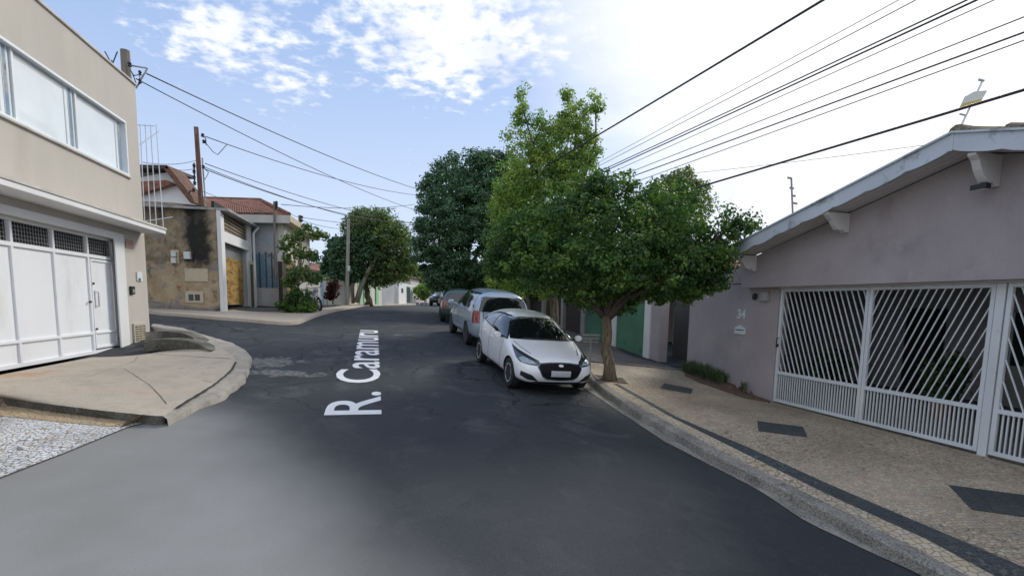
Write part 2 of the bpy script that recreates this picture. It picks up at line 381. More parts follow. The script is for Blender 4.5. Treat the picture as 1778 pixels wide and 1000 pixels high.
stones('mosaic_tan', [(.40,.30,.17),(.46,.34,.2),(.36,.28,.18)], (.16,.12,.08), 12, .05, .6)

# asphalt with patches, cracks, worn pale spots and a smooth paler area towards the near left
def asphalt():
    m = bpy.data.materials.new('asphalt'); m.use_nodes = True; M['asphalt'] = m; t = m.node_tree; n = t.nodes.new; l = t.links.new; P = t.nodes['Principled BSDF']
    co = n('ShaderNodeTexCoord')
    def N_(s, d=6, r=.6, w=0):
        q = n('ShaderNodeTexNoise'); q.inputs['Scale'].default_value = s; q.inputs['Detail'].default_value = d; q.inputs['Roughness'].default_value = r; q.inputs['Distortion'].default_value = w; l(co.outputs['Object'], q.inputs['Vector']); return q.outputs[0]
    def rng(v, a, b, c=0, d=1):
        q = n('ShaderNodeMapRange'); q.interpolation_type = 'SMOOTHSTEP'; l(v, q.inputs[0])
        for i, x in enumerate((a, b, c, d)): q.inputs[i+1].default_value = x
        return q.outputs[0]
    def mix(f, a, b, bt='MIX'):
        q = n('ShaderNodeMix'); q.data_type = 'RGBA'; q.blend_type = bt
        for i, v in ((0, f), (6, a), (7, b)):
            if isinstance(v, (int, float, tuple)): q.inputs[i].default_value = v
            else: l(v, q.inputs[i])
        return q.outputs[2]
    def mt(op, a, b):
        q = n('ShaderNodeMath'); q.operation = op
        for i, v in enumerate((a, b)):
            if isinstance(v, (int, float)): q.inputs[i].default_value = v
            else: l(v, q.inputs[i])
        return q.outputs[0]
    sp = n('ShaderNodeSeparateXYZ'); l(co.outputs['Object'], sp.inputs[0])
    base = mix(rng(N_(.35, 5), .35, .65), (.029,.034,.041,1), (.041,.046,.051,1))
    far0 = rng(sp.outputs[1], 5.5, 9.5, .25, 1)
    base = mix(mt('MULTIPLY', rng(N_(1.3, 6, .7, .6), .50, .66), far0), base, (.082,.083,.086,1))
    base = mix(rng(N_(.7, 6, .7, 1.2), .56, .60, 0, .6), base, (.024,.028,.034,1))
    base = mix(rng(N_(90, 2, .5), .42, .62), mix(.5, base, (.012,.014,.018,1)), base)
    agg = n('ShaderNodeTexVoronoi'); agg.inputs['Scale'].default_value = 160; l(co.outputs['Object'], agg.inputs['Vector'])
    base = mix(rng(agg.outputs['Distance'], .30, .12, 0, .30), base, (.16,.16,.16,1))
    # cracks
    wv = n('ShaderNodeTexNoise'); wv.inputs['Scale'].default_value = 1.3; wv.inputs['Detail'].default_value = 4; l(co.outputs['Object'], wv.inputs['Vector'])
    ad = n('ShaderNodeVectorMath'); ad.operation = 'MULTIPLY_ADD'; l(wv.outputs[1], ad.inputs[0]); ad.inputs[1].default_value = (1.1, 1.1, 0); l(co.outputs['Object'], ad.inputs[2])
    vc = n('ShaderNodeTexVoronoi'); vc.feature = 'DISTANCE_TO_EDGE'; vc.inputs['Scale'].default_value = .55; l(ad.outputs[0], vc.inputs['Vector'])
    vf = n('ShaderNodeTexVoronoi'); vf.feature = 'DISTANCE_TO_EDGE'; vf.inputs['Scale'].default_value = 3.2; l(ad.outputs[0], vf.inputs['Vector'])
    far = rng(sp.outputs[1], 6.5, 9.5)
    crk = mt('MULTIPLY', mt('MULTIPLY', rng(vc.outputs[0], .018, .005), rng(N_(.5), .38, .5)), far)
    crf = mt('MULTIPLY', mt('MULTIPLY', rng(vf.outputs[0], .05, .010), rng(N_(.45, 3), .50, .58)), mt('MULTIPLY', far, .8))
    base = mix(crk, base, (.008,.009,.010,1)); base = mix(crf, base, (.016,.018,.02,1))
    # worn pale concrete patch near the corner (about x -5, y 11)
    def spot(x, y, rx, ry, ns=2.2):
        a = mt('DIVIDE', mt('SUBTRACT', sp.outputs[0], x), rx); b = mt('DIVIDE', mt('SUBTRACT', sp.outputs[1], y), ry)
        r = mt('SQRT', mt('ADD', mt('MULTIPLY', a, a), mt('MULTIPLY', b, b)), 0)
        return mt('ADD', r, mt('MULTIPLY', mt('SUBTRACT', N_(ns, 8, .75, .6), .5), 2.4))
    for (x, y, rx, ry) in ASPH_SPOTS:
        base = mix(mt('MULTIPLY', rng(spot(x, y, rx, ry, 3.0), .66, .42, 0, .8), rng(N_(14, 5, .7), .36, .56)), base, (.22,.21,.195,1))
    # broad pale blur put into the road colour towards the near left
    d = mt('ADD', mt('MULTIPLY', sp.outputs[0], -1.0), mt('MULTIPLY', sp.outputs[1], -.86))
    d = mt('ADD', d, mt('MULTIPLY', mt('SUBTRACT', N_(.5, 3), .5), .5))
    pale_mix = mt('MULTIPLY', rng(d, PALE_RANGE[0], PALE_RANGE[1]), rng(mt('ADD', sp.outputs[1], mt('MULTIPLY', mt('SUBTRACT', N_(.8, 4), .5), .6)), 8.7, 6.9))
    base = mix(pale_mix, base, mix(rng(N_(.5, 3), .3, .7), (.215,.212,.20,1), (.255,.255,.25,1)))
    l(base, P.inputs['Base Color']); P.inputs['Roughness'].default_value = .8; P.inputs['Specular IOR Level'].default_value = .35
    b = n('ShaderNodeBump'); b.inputs['Strength'].default_value = .5; b.inputs['Distance'].default_value = .008
    l(mt('SUBTRACT', mt('ADD', N_(110, 2, .5), mt('MULTIPLY', N_(9, 3), .8)), mt('MULTIPLY', crk, 1.5)), b.inputs['Height']); l(b.outputs[0], P.inputs['Normal'])
pc = Pg(475, 628); pc2 = Pg(450, 645); pc3 = Pg(905, 582)
ASPH_SPOTS = [(pc.x, pc.y, .9, 1.0), (pc2.x+.5, pc2.y, 1.2, .45), (Pg(690,582).x, Pg(690,582).y, .30, .12)]
PALE_RANGE = (-3.5, -1.1)
asphalt()

# combed render on the pink wall, rough flaking render on the brown wall
def combed(name, axis):
    m, t, n, l, P = tree_nodes(name)
    co = n('ShaderNodeTexCoord'); mp = n('ShaderNodeMapping'); l(co.outputs['Object'], mp.inputs[0]); mp.inputs['Scale'].default_value = (34, 34, 4.5)
    q = n('ShaderNodeTexNoise'); q.inputs['Scale'].default_value = 1; q.inputs['Detail'].default_value = 4; l(mp.outputs[0], q.inputs['Vector'])
    b = n('ShaderNodeBump'); b.inputs['Strength'].default_value = .5; b.inputs['Distance'].default_value = .012; l(q.outputs[0], b.inputs['Height']); l(b.outputs[0], P.inputs['Normal'])
combed('pink_wall', 0)
def brownwall():
    m = bpy.data.materials.new('brown_render'); m.use_nodes = True; M['brown_render'] = m; t = m.node_tree; n = t.nodes.new; l = t.links.new; P = t.nodes['Principled BSDF']; P.inputs['Roughness'].default_value = .95
    co = n('ShaderNodeTexCoord')
    def N_(s, d=8, r=.7, st=(1,1,1)):
        mp = n('ShaderNodeMapping'); mp.inputs['Scale'].default_value = st; l(co.outputs['Object'], mp.inputs[0])
        q = n('ShaderNodeTexNoise'); q.inputs['Scale'].default_value = s; q.inputs['Detail'].default_value = d; q.inputs['Roughness'].default_value = r; l(mp.outputs[0], q.inputs['Vector']); return q.outputs[0]
    def rng(v, a, b, c=0, d=1):
        q = n('ShaderNodeMapRange'); q.interpolation_type = 'SMOOTHSTEP'; l(v, q.inputs[0])
        for i, x in enumerate((a, b, c, d)): q.inputs[i+1].default_value = x
        return q.outputs[0]
    def mix(f, a, b):
        q = n('ShaderNodeMix'); q.data_type = 'RGBA'
        for i, v in ((0, f), (6, a), (7, b)):
            if isinstance(v, (int, float, tuple)): q.inputs[i].default_value = v
            else: l(v, q.inputs[i])
        return q.outputs[2]
    def mt(op, a, b):
        q = n('ShaderNodeMath'); q.operation = op
        for i, v in enumerate((a, b)):
            if isinstance(v, (int, float)): q.inputs[i].default_value = v
            else: l(v, q.inputs[i])
        return q.outputs[0]
    sp = n('ShaderNodeSeparateXYZ'); l(co.outputs['Object'], sp.inputs[0])
    up = mix(rng(N_(5), .35, .65), (.21,.165,.11,1), (.37,.295,.195,1))
    lo = mix(rng(N_(1.5), .35, .65), (.36,.265,.16,1), (.47,.38,.26,1))
    hz = mt('ADD', sp.outputs[2], mt('MULTIPLY', mt('SUBTRACT', N_(1.2), .5), 1.1))
    c = mix(rng(hz, 2.15, 2.35), lo, up)
    c = mix(mt('MULTIPLY', rng(mt('ABSOLUTE', mt('SUBTRACT', hz, 2.2), 0), .22, .02), .6), c, (.085,.07,.05,1))
    c = mix(rng(N_(1.1, 6, .65, (1,1,1.6)), .56, .64), c, (.24,.23,.23,1))
    c = mix(rng(N_(2.4, 6, .6), .66, .70), c, (.30,.12,.08,1))
    c = mix(rng(hz, .5, .25), c, (.10,.09,.075,1))
    # black water stain running down under the pole
    sx = mt('ABSOLUTE', mt('SUBTRACT', sp.outputs[0], STAINX), 0)
    st = rng(mt('ADD', sx, mt('MULTIPLY', mt('SUBTRACT', N_(2.2), .5), 1.0)), .62, .25)
    st = mt('MULTIPLY', st, rng(mt('ADD', sp.outputs[2], mt('MULTIPLY', mt('SUBTRACT', N_(3), .5), 1.5)), 1.6, 2.3))
    c = mix(st, c, (.022,.021,.019,1))
    c = mix(mt('MULTIPLY', rng(N_(2.2, 6, .7, (1,1,.5)), .56, .66), .75), c, (.075,.065,.05,1))
    l(c, P.inputs['Base Color'])
    b = n('ShaderNodeBump'); b.inputs['Strength'].default_value = 1; b.inputs['Distance'].default_value = .05; l(N_(9, 6, .7), b.inputs['Height']); l(b.outputs[0], P.inputs['Normal'])

# ------------------------------------------------------------------ ground, road, pavements, kerbs
def resample(pts, n):
    pts = [Vector(p) for p in pts]; d = [0]
    for a, b in zip(pts, pts[1:]): d.append(d[-1]+(b-a).length)
    out_ = []
    for i in range(n+1):
        t = d[-1]*i/n; k = 0
        while k < len(d)-2 and d[k+1] < t: k += 1
        f = (t-d[k])/max(1e-9, d[k+1]-d[k]); out_.append(pts[k].lerp(pts[k+1], min(1, f)))
    return out_
def loft(name, rows, mat_, n=60, sub=None, kind='structure', smooth=True, z=None):
    """rows: polylines; sub: number of strips between consecutive rows"""
    rs = [resample(r, n) for r in rows]; full = [rs[0]]
    for k in range(len(rs)-1):
        m = sub[k] if sub else 1
        for j in range(1, m+1):
            full.append([a.lerp(b, j/m) for a, b in zip(rs[k], rs[k+1])])
    if z: full = [[Vector((p.x, p.y, z(p))) for p in r] for r in full]
    mb = MB(); w_ = n+1
    mb.v = [p for r in full for p in r]
    mb.f = [(i*w_+j, i*w_+j+1, (i+1)*w_+j+1, (i+1)*w_+j) for i in range(len(full)-1) for j in range(n)]; mb.m = [0]*len(mb.f)
    o = mb.build(name, mat_, smooth='all' if smooth else False)
    me = o.data; s = sum(p.normal.z*p.area for p in me.polygons)
    if s < 0: me.flip_normals()
    if kind: o['kind'] = kind
    return o
def bvh(o):
    m_ = Matrix.Translation(worldloc(o)); 
    return BVHTree.FromPolygons([m_ @ v.co for v in o.data.vertices], [tuple(p.vertices) for p in o.data.polygons])
def hit(bv, u, v, dflt=None):
    d = ray(u, v); r = bv.ray_cast(EYE, d, 200)
    return r[0] if r[0] else (Pg(u, v, .13))
def zdown(bv, x, y, dflt=0):
    r = bv.ray_cast(Vector((x, y, 50)), Vector((0,0,-1)), 100); return r[0].z if r[0] else dflt
def drape(name, polyrows, mat_, bv, dz, n=60, sub=None, kind='structure'):
    return loft(name, polyrows, mat_, n, sub, kind, z=lambda p: zdown(bv, p.x, p.y, G(p.x, p.y)+.13)+dz)

gx = [-600,-300,-160,-90,-60,-40,-30] + [-25+i*1.5 for i in range(26)] + [18,30,60,120,300,600]
gy = [-400,-150,-60,-30,-15] + [-8+i*1.5 for i in range(62)] + [95,120,170,260,420,900]
mb = MB(); mb.v = [Vector((x, y, G(x, y)-.06)) for y in gy for x in gx]; w_ = len(gx)
mb.f = [(i*w_+j, i*w_+j+1, (i+1)*w_+j+1, (i+1)*w_+j) for i in range(len(gy)-1) for j in range(w_-1)]; mb.m = [0]*len(mb.f)
mb.build('ground', 'earth', smooth='all')['kind'] = 'structure'
rx = [-40+i*1.0 for i in range(56)]; ry = [-12+i*1.0 for i in range(90)]
mb = MB(); mb.v = [Vector((x, y, G(x, y))) for y in ry for x in rx]; w_ = len(rx)
mb.f = [(i*w_+j, i*w_+j+1, (i+1)*w_+j+1, (i+1)*w_+j) for i in range(len(ry)-1) for j in range(w_-1)]; mb.m = [0]*len(mb.f)
road = mb.build('road', 'asphalt', smooth='all'); road['kind'] = 'structure'
road.data.transform(Matrix.Translation(road.location)); road.location = (0, 0, 0)     # material uses world metres
RB = bvh(road)

# ---- right pavement
RW = Wall((8.9, 0), (-.28, 1))
def rs_(u, v, o=0):                  # distance along / height on the right frontage pushed o metres (minus = to the street)
    return Wall(RW.p, (RW.d.x, RW.d.y), o).st(u, v)
def rbase(s):                        # height of the right pavement at the frontage
    y = s*RW.d.y
    T = [(-20,.0),(4,.38),(7,.42),(11.2,.44),(14.2,.68),(16.4,.80),(20,1.15),(25,1.5),(32,1.85),(60,2.2)]
    for (a, za), (b, zb) in zip(T, T[1:]):
        if y <= b: return za+(zb-za)*(y-a)/(b-a)
    return 2.2
kpx = [(1644,997),(1563,954),(1429,882),(1290,813),(1231,784),(1159,741),(1106,714),(1060,683),(1025,656)]
kerb = [Pg(u, v, .13) for u, v in kpx]
d0 = (kerb[0]-kerb[2]).normalized()
near = [kerb[0]+d0*t for t in (9, 5, 2)]
far = []
for y, x in ((15.5, 1.45), (18, .72), (22, -.6), (26, -1.9), (31, -3.1), (38, -4.2), (50, -5.4), (70, -7)):
    far.append(Vector((x, y, 0)))
KL = near + kerb + far
for p in KL: p.z = G(p.x, p.y)+.13
SN = []
for i in range(121):
    y = -5+ i*(75/120); s = y/RW.d.y; SN.append(RW.P(s, rbase(s)))
SN = [p for p in SN if p.y < 30] + [Vector((x, y, 2.0)) for y, x in ((36,.2),(45,-.8),(60,-2.6),(72,-4))]
def off2(pts, d):                    # offset polyline sideways (+ = to the right of travel)
    o_ = []
    for i, p in enumerate(pts):
        t = pts[min(i+1, len(pts)-1)]-pts[max(i-1, 0)]; t.z = 0; t.normalize(); o_.append(p+Vector((t.y, -t.x, 0))*d)
    return o_
KR = resample(KL, 120)
KT = off2(KR, .17)                    # back edge of the kerb stone
pav = loft('pavement', [KT, SN], 'cobble_tan', 140, [14]); pav.name = 'right_pavement'
pav.data.transform(Matrix.Translation(pav.location)); pav.location = (0,0,0)
PB = bvh(pav)
kb = loft('kerb', [[Vector((p.x, p.y, G(p.x,p.y)-.1)) for p in off2(KR, -.03)], [p+Vector((0,0,-.02)) for p in off2(KR, -.01)], [p.copy() for p in off2(KR, .015)], [p+Vector((0,0,.004)) for p in KT], [p+Vector((0,0,-.1)) for p in KT]], 'kerb_dark', 160, smooth=False)
kb.name = 'right_kerb'
gut_px = [(1608,1000),(1519,963),(1406,909),(1308,846),(1159,770),(1041,692)]
gut = [Pg(u, v, 0) for u, v in gut_px]; gd = (gut[0]-gut[2]).normalized()
gl = [gut[0]+gd*t for t in (9, 4)] + gut + [gut[-1]+(gut[-1]-gut[-2]).normalized()*t for t in (1, 3)]
kk = [p for p in off2(KR, -.02) if p.y < gl[-1].y+.3]
gl = resample(gl, 90)
for p in gl: p.x += .035*noise.noise(Vector((p.y*1.7, 1, 0)))+.02*noise.noise(Vector((p.y*5, 3, 0)))
loft('gutter', [gl, kk], 'kerb_dark', 140, [3], z=lambda p: G(p.x, p.y)+.008)
# the kerbside row of larger tan setts, the black band and the black lozenges
up = [(1072,666),(1173,723),(1294,774.6),(1429,836),(1608,912.5),(1743,970),(1850,1017)]
lo = [(1064,666.5),(1159,721),(1290,786),(1429,854.5),(1608,936),(1721,997),(1800,1040)]
U = [hit(PB, *q) for q in up]; Lo = [hit(PB, *q) for q in lo]
def ext(P_, d_): e = (P_[-1]-P_[-2]).normalized(); return P_+[P_[-1]+e*d_]
U, Lo = ext(U, 4), ext(Lo, 4)
drape('black_cobble_band', [Lo, U], 'cobble_black', PB, .006, 120, [2])
kin = [p for p in KT if p.y < U[0].y and p.y > Lo[-1].y]; kin = kin[::-1]
drape('kerbside_setts', [[p.copy() for p in kin], [p for p in Lo]], 'cobble_kerb', PB, .005, 120, [2])
for q in ([(1146,674),(1153,665.6),(1203,675),(1200,684)], [(1317,748.6),(1315,731),(1394,741),(1402,759)], [(1687,884.6),(1646.5,842),(1783,860),(1830,905)]):
    a, b, c, d = [hit(PB, *r) for r in q]
    drape('black_cobble_lozenge', [[a, d], [b, c]], 'cobble_black', PB, .007, 12, [8])
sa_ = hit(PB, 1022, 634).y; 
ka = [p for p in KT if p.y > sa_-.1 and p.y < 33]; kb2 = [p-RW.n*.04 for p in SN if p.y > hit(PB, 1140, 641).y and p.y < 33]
drape('dark_pavement', [ka, kb2], 'dark_paving', PB, .010, 120, [12])  # darker paving material beyond the step
MB().tube([p+Vector((0,0,.02)) for p in resample([ka[0], kb2[0]], 12)], .035, 6).build('pavement_step', 'kerb_dark')['kind'] = 'structure'
# ---- left pavement: driveway slab, curved kerb, mosaic
LW = Wall((-6.1, 0), (-.246, 1))
def lst(u, v, o=0): return Wall(LW.p, (LW.d.x, LW.d.y), o).st(u, v)
LZ = 1.23
LEND = lst(262, 602)[0]
outer = [(266,562),(315,569),(354,581),(399,594),(422,605),(434,615),(436,623),(429,646),(413,665),(388,683),(366,693),(343,699),(312,717),(290,727)]
inner = [(262,566),(310,574),(346,586),(371,598),(396,611),(409,621),(406,632),(395,646),(374,665),(351,679),(329,693),(301,710),(283,723)]
KO = resample([Pg(u, v, .10) for u, v in outer], 80); KI = resample([Pg(u, v, .12) for u, v in inner], 80)
for i, p in enumerate(KO):
    p.x += .05*noise.noise(Vector((i*.35, 0, 0))); p.y += .05*noise.noise(Vector((i*.3, 5, 0)))
lk = loft('left_kerb', [KI, KO, [p+Vector((.02,-.0,-.14)) for p in KO]], 'kerb_concrete', 80, [3, 1])
edge = [Pg(u, v, .13) for u, v in [(-900,625),(-350,664),(-150,677),(0,689),(90,702),(190,714),(262,721),(283,723)]]
edge = edge[:2]+resample(edge[2:], 60)
for i, p in enumerate(edge[2:-1]): p.y += .02*noise.noise(Vector((i*.5, 0, 3)))
BND = resample(edge + KI[::-1], 200)
A_ = resample([LW.P(s, LZ) for s in (2.5, LEND)] + [LW.P(LEND+.9, LZ+.12, -.1)], 40)
dw = loft('driveway', [A_, BND], 'concrete', 160, [20])
loft('driveway_edge', [BND, [p+Vector((0,-.01,-.25)) for p in BND]], 'step_dark', 160)
DB = bvh(dw)
# dark joint following the back of the kerb and cracks in the slab
def crackline(px, w, name='slab_joint', bv=DB, m_='dark_void', dz=.006):
    P_ = [hit(bv, *q) for q in px]; P_ = resample(P_, 30)
    for i, p in enumerate(P_): p.x += .02*noise.noise(Vector((i*.9, p.y, 0))); p.y += .02*noise.noise(Vector((i*.9, p.x, 7)))
    ws = [w*(.5+.9*abs(noise.noise(Vector((i*.6, 2, 1))))) for i in range(31)]
    a = [p.copy() for p in off2(P_, 1)]; a = [p+(q-p)*ws[i] for i, (p, q) in enumerate(zip(P_, a))]
    b = [p-(q-p) for p, q in zip(P_, a)]
    return drape(name, [b, a], m_, bv, dz, 40)
jo = crackline([(410,628),(404,640),(392,652),(372,668),(350,682),(331,693),(306,709)], .030)
crackline([(235,612),(300,617),(350,620),(402,623)], .010)
crackline([(215,640),(262,670),(290,702)], .006); crackline([(350,660),(368,664)], .006); crackline([(60,660),(150,655),(232,628),(240,618)], .004)
# white and tan Portuguese mosaic in front of the driveway
m_out = [Pg(u, v, .05) for u, v in [(-900,1250),(-350,960),(0,823),(60,800),(116,779),(170,757),(220,737),(258,727)]]
m_in = [Pg(u, v, .05) for u, v in [(-900,640),(-350,682),(0,698),(90,709),(190,719),(262,726)]]
m_t = [Pg(u, v, .05) for u, v in [(-900,646),(-350,693),(0,718),(90,727),(170,735),(225,738)]]
ms = loft('mosaic_pavement', [m_out, m_in], 'mosaic_white', 120, [10], z=lambda p: G(p.x, p.y)+.018)
MBV = bvh(ms)
drape('mosaic_border', [m_t, m_in], 'mosaic_tan', MBV, .005, 80, [2])
# weedy dark strip under the slab's broken edge
# ---- far left pavement in front of the workshop and the row of houses
fo = [Pg(u, v, .10) for u, v in [(150,512),(262,541),(330,546),(384,551),(430,554),(470,558),(497,560),(520,558),(540,550),(560,543),(590,536),(620,531),(660,528.6),(722,527.8)]]
FO = resample(fo, 90)
fi = [Vector((-26,19.0,2.3)), Vector((-19,19.0,2.2)), Vector((-14,19.6,2.06)), Vector((-11.3,19.7,1.98)), Vector((-12.4,24,2.05)), Vector((-12.6,29,2.1)), Vector((-12.8,40,2.2)), Vector((-12.8,50,2.3)), Vector((-13,62,2.35))]
fp = loft('far_left_pavement', [fi, FO, [p+Vector((0,0,-.2)) for p in FO]], 'concrete', 120, [10, 1])
FB = bvh(fp)
# street-name map overlay laid on the road as lettering, reading away from the camera
fc = bpy.data.curves.new('t', 'FONT'); fc.body = 'R. Caramuru'; fc.size = 1; fc.resolution_u = 4
fo_ = bpy.data.objects.new('t', fc); C.objects.link(fo_); fc.offset = .010
bpy.context.view_layer.update()
me = bpy.data.meshes.new_from_object(fo_.evaluated_get(bpy.context.evaluated_depsgraph_get())); bpy.data.objects.remove(fo_)
bm = bmesh.new(); bm.from_mesh(me)
for it in range(3):
    bmesh.ops.subdivide_edges(bm, edges=[e for e in bm.edges if e.calc_length() > .12], cuts=1, use_grid_fill=False)
bmesh.ops.triangulate(bm, faces=bm.faces)
xs = [v.co.x for v in bm.verts]; x0, x1 = min(xs), max(xs); cap = .729
TA, TB = Pg(661, 719), Pg(655.5, 574); TC = Pg(557, 721)
for v in bm.verts:
    # s along the baseline (perspective-true), h = cap height to the left
    f = (v.co.x-x0)/(x1-x0); h = v.co.y/cap
    p = TA.lerp(TB, f) + (TC-TA)*h*1.0
    v.co = Vector((p.x, p.y, zdown(RB, p.x, p.y)+.004))
me = bpy.data.meshes.new('street_name_overlay'); bm.to_mesh(me); bm.free(); me.materials.append(M['road_text'])
ob = bpy.data.objects.new('street_name_overlay', me); C.objects.link(ob)
cen = Vector((TA.x, TA.y, TA.z)); me.transform(Matrix.Translation(-cen)); ob.location = cen
if sum(p.normal.z for p in me.polygons) < 0: me.flip_normals()
ob['kind'] = 'structure'

# ------------------------------------------------------------------ left building
t = thing('corner_building', LW.P(LEND, LZ-.3, -.0), 'beige two-storey corner building with long upper window and white garage gate', 'building')
s0 = 3.0
gx0, gx1 = lst(0, 500, -.14)[0]-3.5, lst(203, 520, -.12)[0]
ztop = lst(120, 51)[1]
gz1 = lst(100, 393)[1]; 
wz1 = lst(100, 63+67.5)[1]; wz0 = lst(100, 199.5+48)[1]; ws1 = lst(221, 260)[0]; ws0 = s0+.6
mb = MB()   # solid shell with recesses: wall slabs round gate and window
D = -.32
mb.wbox(LW, gx1, LEND, LZ-.8, wz0, D, 0)                     # pier right of gate
mb.wbox(LW, s0, gx1, gz1, wz0, D, 0)
mb.wbox(LW, ws1, LEND, wz0, wz1, D, 0); mb.wbox(LW, s0, ws0, wz0, wz1, D, 0)
mb.wbox(LW, s0, LEND, wz1, ztop, D, 0)
mb.wbox(LW, s0, s0+.3, LZ-.8, ztop, -7.6, D); mb.wbox(LW, LEND-.3, LEND, LZ-.8, ztop, -7.6, D); mb.wbox(LW, s0+.3, LEND-.3, LZ-.8, ztop, -7.9, -7.6)
mb.build('wall', 'beige_paint', t)
MB().wbox(LW, s0+.3, LEND-.3, ztop-.45, ztop-.25, -7.6, D).build('roof', 'concrete', t)
MB().wbox(LW, s0-.03, LEND+.03, ztop, ztop+.05, D-.05, .04).build('coping', 'coping', t, bevel=.01)
# canopy ledge above the gate
lo_ = .55; a_, z1_ = lst(288, 400, lo_); _, z0_ = lst(200, 381, lo_)
zc = lst(200, 371.8, lo_)[1]
zb = zc-.10
mb = MB(); mb.wbox(LW, s0-.2, a_, zb, zc, .002, lo_); o = mb.build('canopy_ledge', 'white_paint', t, bevel=.008)
mb = MB(); mb.wbox(LW, s0-.2, a_+.01, zc, zc+.05, .03, lo_+.02); mb.build('ledge_capping', 'coping', t)
# window band
fr = MB(); fw_ = .05
fr.wbox(LW, ws0, ws1, wz1-fw_, wz1, -.16, .015); fr.wbox(LW, ws0, ws1, wz0, wz0+fw_, -.16, .025)
fr.wbox(LW, ws1-fw_, ws1, wz0+fw_, wz1-fw_, -.16, .015); fr.wbox(LW, ws0, ws0+fw_, wz0+fw_, wz1-fw_, -.16, .015)
mull = [lst(32, 150)[0], lst(140, 215)[0]]; mull = [mull[0]-(mull[1]-mull[0])*1.0] + mull
mull = [m_ for m_ in mull if m_ > ws0+.2]
for m_ in mull: fr.wbox(LW, m_-.028, m_+.028, wz0+fw_, wz1-fw_, -.14, -.055)
win = fr.build('window', 'white_metal', t, bevel=.006)
edges_ = [ws0] + mull + [ws1]
for a, b in zip(edges_, edges_[1:]):
    MB().wbox(LW, a+.05, b-.05, wz0+fw_, wz1-fw_, -.105, -.09).build('pane', 'pane_blind', win)
    sm_ = MB(); sm_.wbox(LW, b-.22, b-.10, wz0+fw_, wz1-fw_, -.089, -.083); sm_.wbox(LW, b-.35, b-.32, wz0+fw_+.02, wz1-fw_-.02, -.089, -.083); sm_.build('sliding_stile', 'alu', win)
    MB().wbox(LW, b-.20, b-.12, wz0+fw_+.02, wz1-fw_-.02, -.0825, -.081).build('teal_reflection', 'blue_wall', win); MB().wbox(LW, a+.05, b-.36, wz1-fw_-.10, wz1-fw_, -.0895, -.086).build('blind_box', 'alu', win)  # teal glass reflection painted as a flat bluish strip
mb = MB(); mb.wbox(LW, ws0-.06, ws1+.05, wz0-.035, wz0-.002, .0, .05); mb.build('sill', 'coping', t)
# white band framing the gate
bw0, bw1 = lst(203, 520)[0], lst(219, 520)[0]; bz = lst(100, 379)[1]
mb = MB(); mb.wbox(LW, bw0, bw1, LZ-.3, bz, .003, .035); mb.wbox(LW, s0, bw0, gz1+.0, bz, .003, .035); mb.build('gate_surround', 'white_paint', t, bevel=.006)
# gate (moves as a leaf of its own)
GW = Wall(LW.p, (LW.d.x, LW.d.y), -.16)
g = thing('garage_gate', GW.P(gx1, LZ), 'wide white sheet metal garage gate with mesh vents and a wicket door', 'gate')
vs = [GW.st(30, 592)[0], GW.st(101, 585)[0], GW.st(159, 579)[0], GW.st(206, 575)[0]]
step = vs[1]-vs[0]; vs = [vs[0]-step*k for k in (3, 2, 1)] + vs
zb0 = GW.st(100, 627)[1]+.02; zr = GW.st(100, 585)[1]; zm0 = GW.st(100, 433)[1]; zm1 = GW.st(100, 401)[1]; zt = GW.st(100, 394)[1]
fr = MB()
lo_s, hi_s = vs[0]-.05, gx1-.01
for a, b in ((zb0, zb0+.07), (zr-.025, zr+.025), (zm0-.07, zm0), (zm1, zt+.03)):
    fr.wbox(GW, lo_s, hi_s, a, b, -.02, .05)
for s in vs[:-1]: fr.wbox(GW, s-.03, s+.03, zb0+.07, zm1, -.021, .047)
fr.wbox(GW, hi_s-.07, hi_s, zb0+.07, zm1, -.021, .047)
fr.build('frame', 'white_gate', g, bevel=.004)
MB().wbox(GW, lo_s, vs[-2], zb0+.01, zm0-.03, -.015, .012).build('sheet_panel', 'white_gate', g)
ms_ = MB()
for i in range(len(vs)-1):
    a, b = vs[i]+.03, (vs[i+1]-.03 if i < len(vs)-2 else hi_s-.07)
    n_ = max(3, int((b-a)/.075))
    for k in range(1, n_): ms_.wbox(GW, a+(b-a)*k/n_-.003, a+(b-a)*k/n_+.003, zm0, zm1, 0, .006)
    for k in range(1, 5): ms_.wbox(GW, a, b, zm0+(zm1-zm0)*k/5-.003, zm0+(zm1-zm0)*k/5+.003, .006, .012)
ms_.build('vent_mesh', 'mesh_grey', g)
MB().wbox(GW, lo_s, hi_s, zm0-.02, zm1+.02, -.12, -.10).build('vent_backing', 'dark_void', g)
dr = MB(); da, db = vs[-2]+.04, hi_s-.09
dr.wbox(GW, da, db, zb0+.10, zm0-.10, .013, .03); 
for a, b, c, d in ((da, db, zb0+.10, zb0+.15), (da, db, zm0-.14, zm0-.09), (da, db, zr-.02, zr+.02), (da, da+.05, zb0+.151, zm0-.141), (db-.05, db, zb0+.151, zm0-.141)): dr.wbox(GW, a, b, c, d, .031, .055)
door = dr.build('wicket_door', 'white_gate', g, bevel=.004)
hs, hz0 = GW.st(163, 532); hz1 = GW.st(163, 507)[1]
mb = MB(); mb.tube([GW.P(hs, hz0, .055), GW.P(hs, hz0, .10), GW.P(hs, hz1, .10), GW.P(hs, hz1, .055)], .015, 8); mb.wbox(GW, hs-.04, hs+.02, hz0-.03, hz1+.03, .03, .036); mb.build('handle', 'alu', door)
for (u, v) in ((156, 492), (151, 524), (162, 571)):
    s_, z_ = GW.st(u, v); MB().lathe(GW.P(s_, z_, .06), [(0,-.02),(.022,-.02),(.022,.02),(0,.02)], 'X', 12).build('lock', 'black_plastic', door)
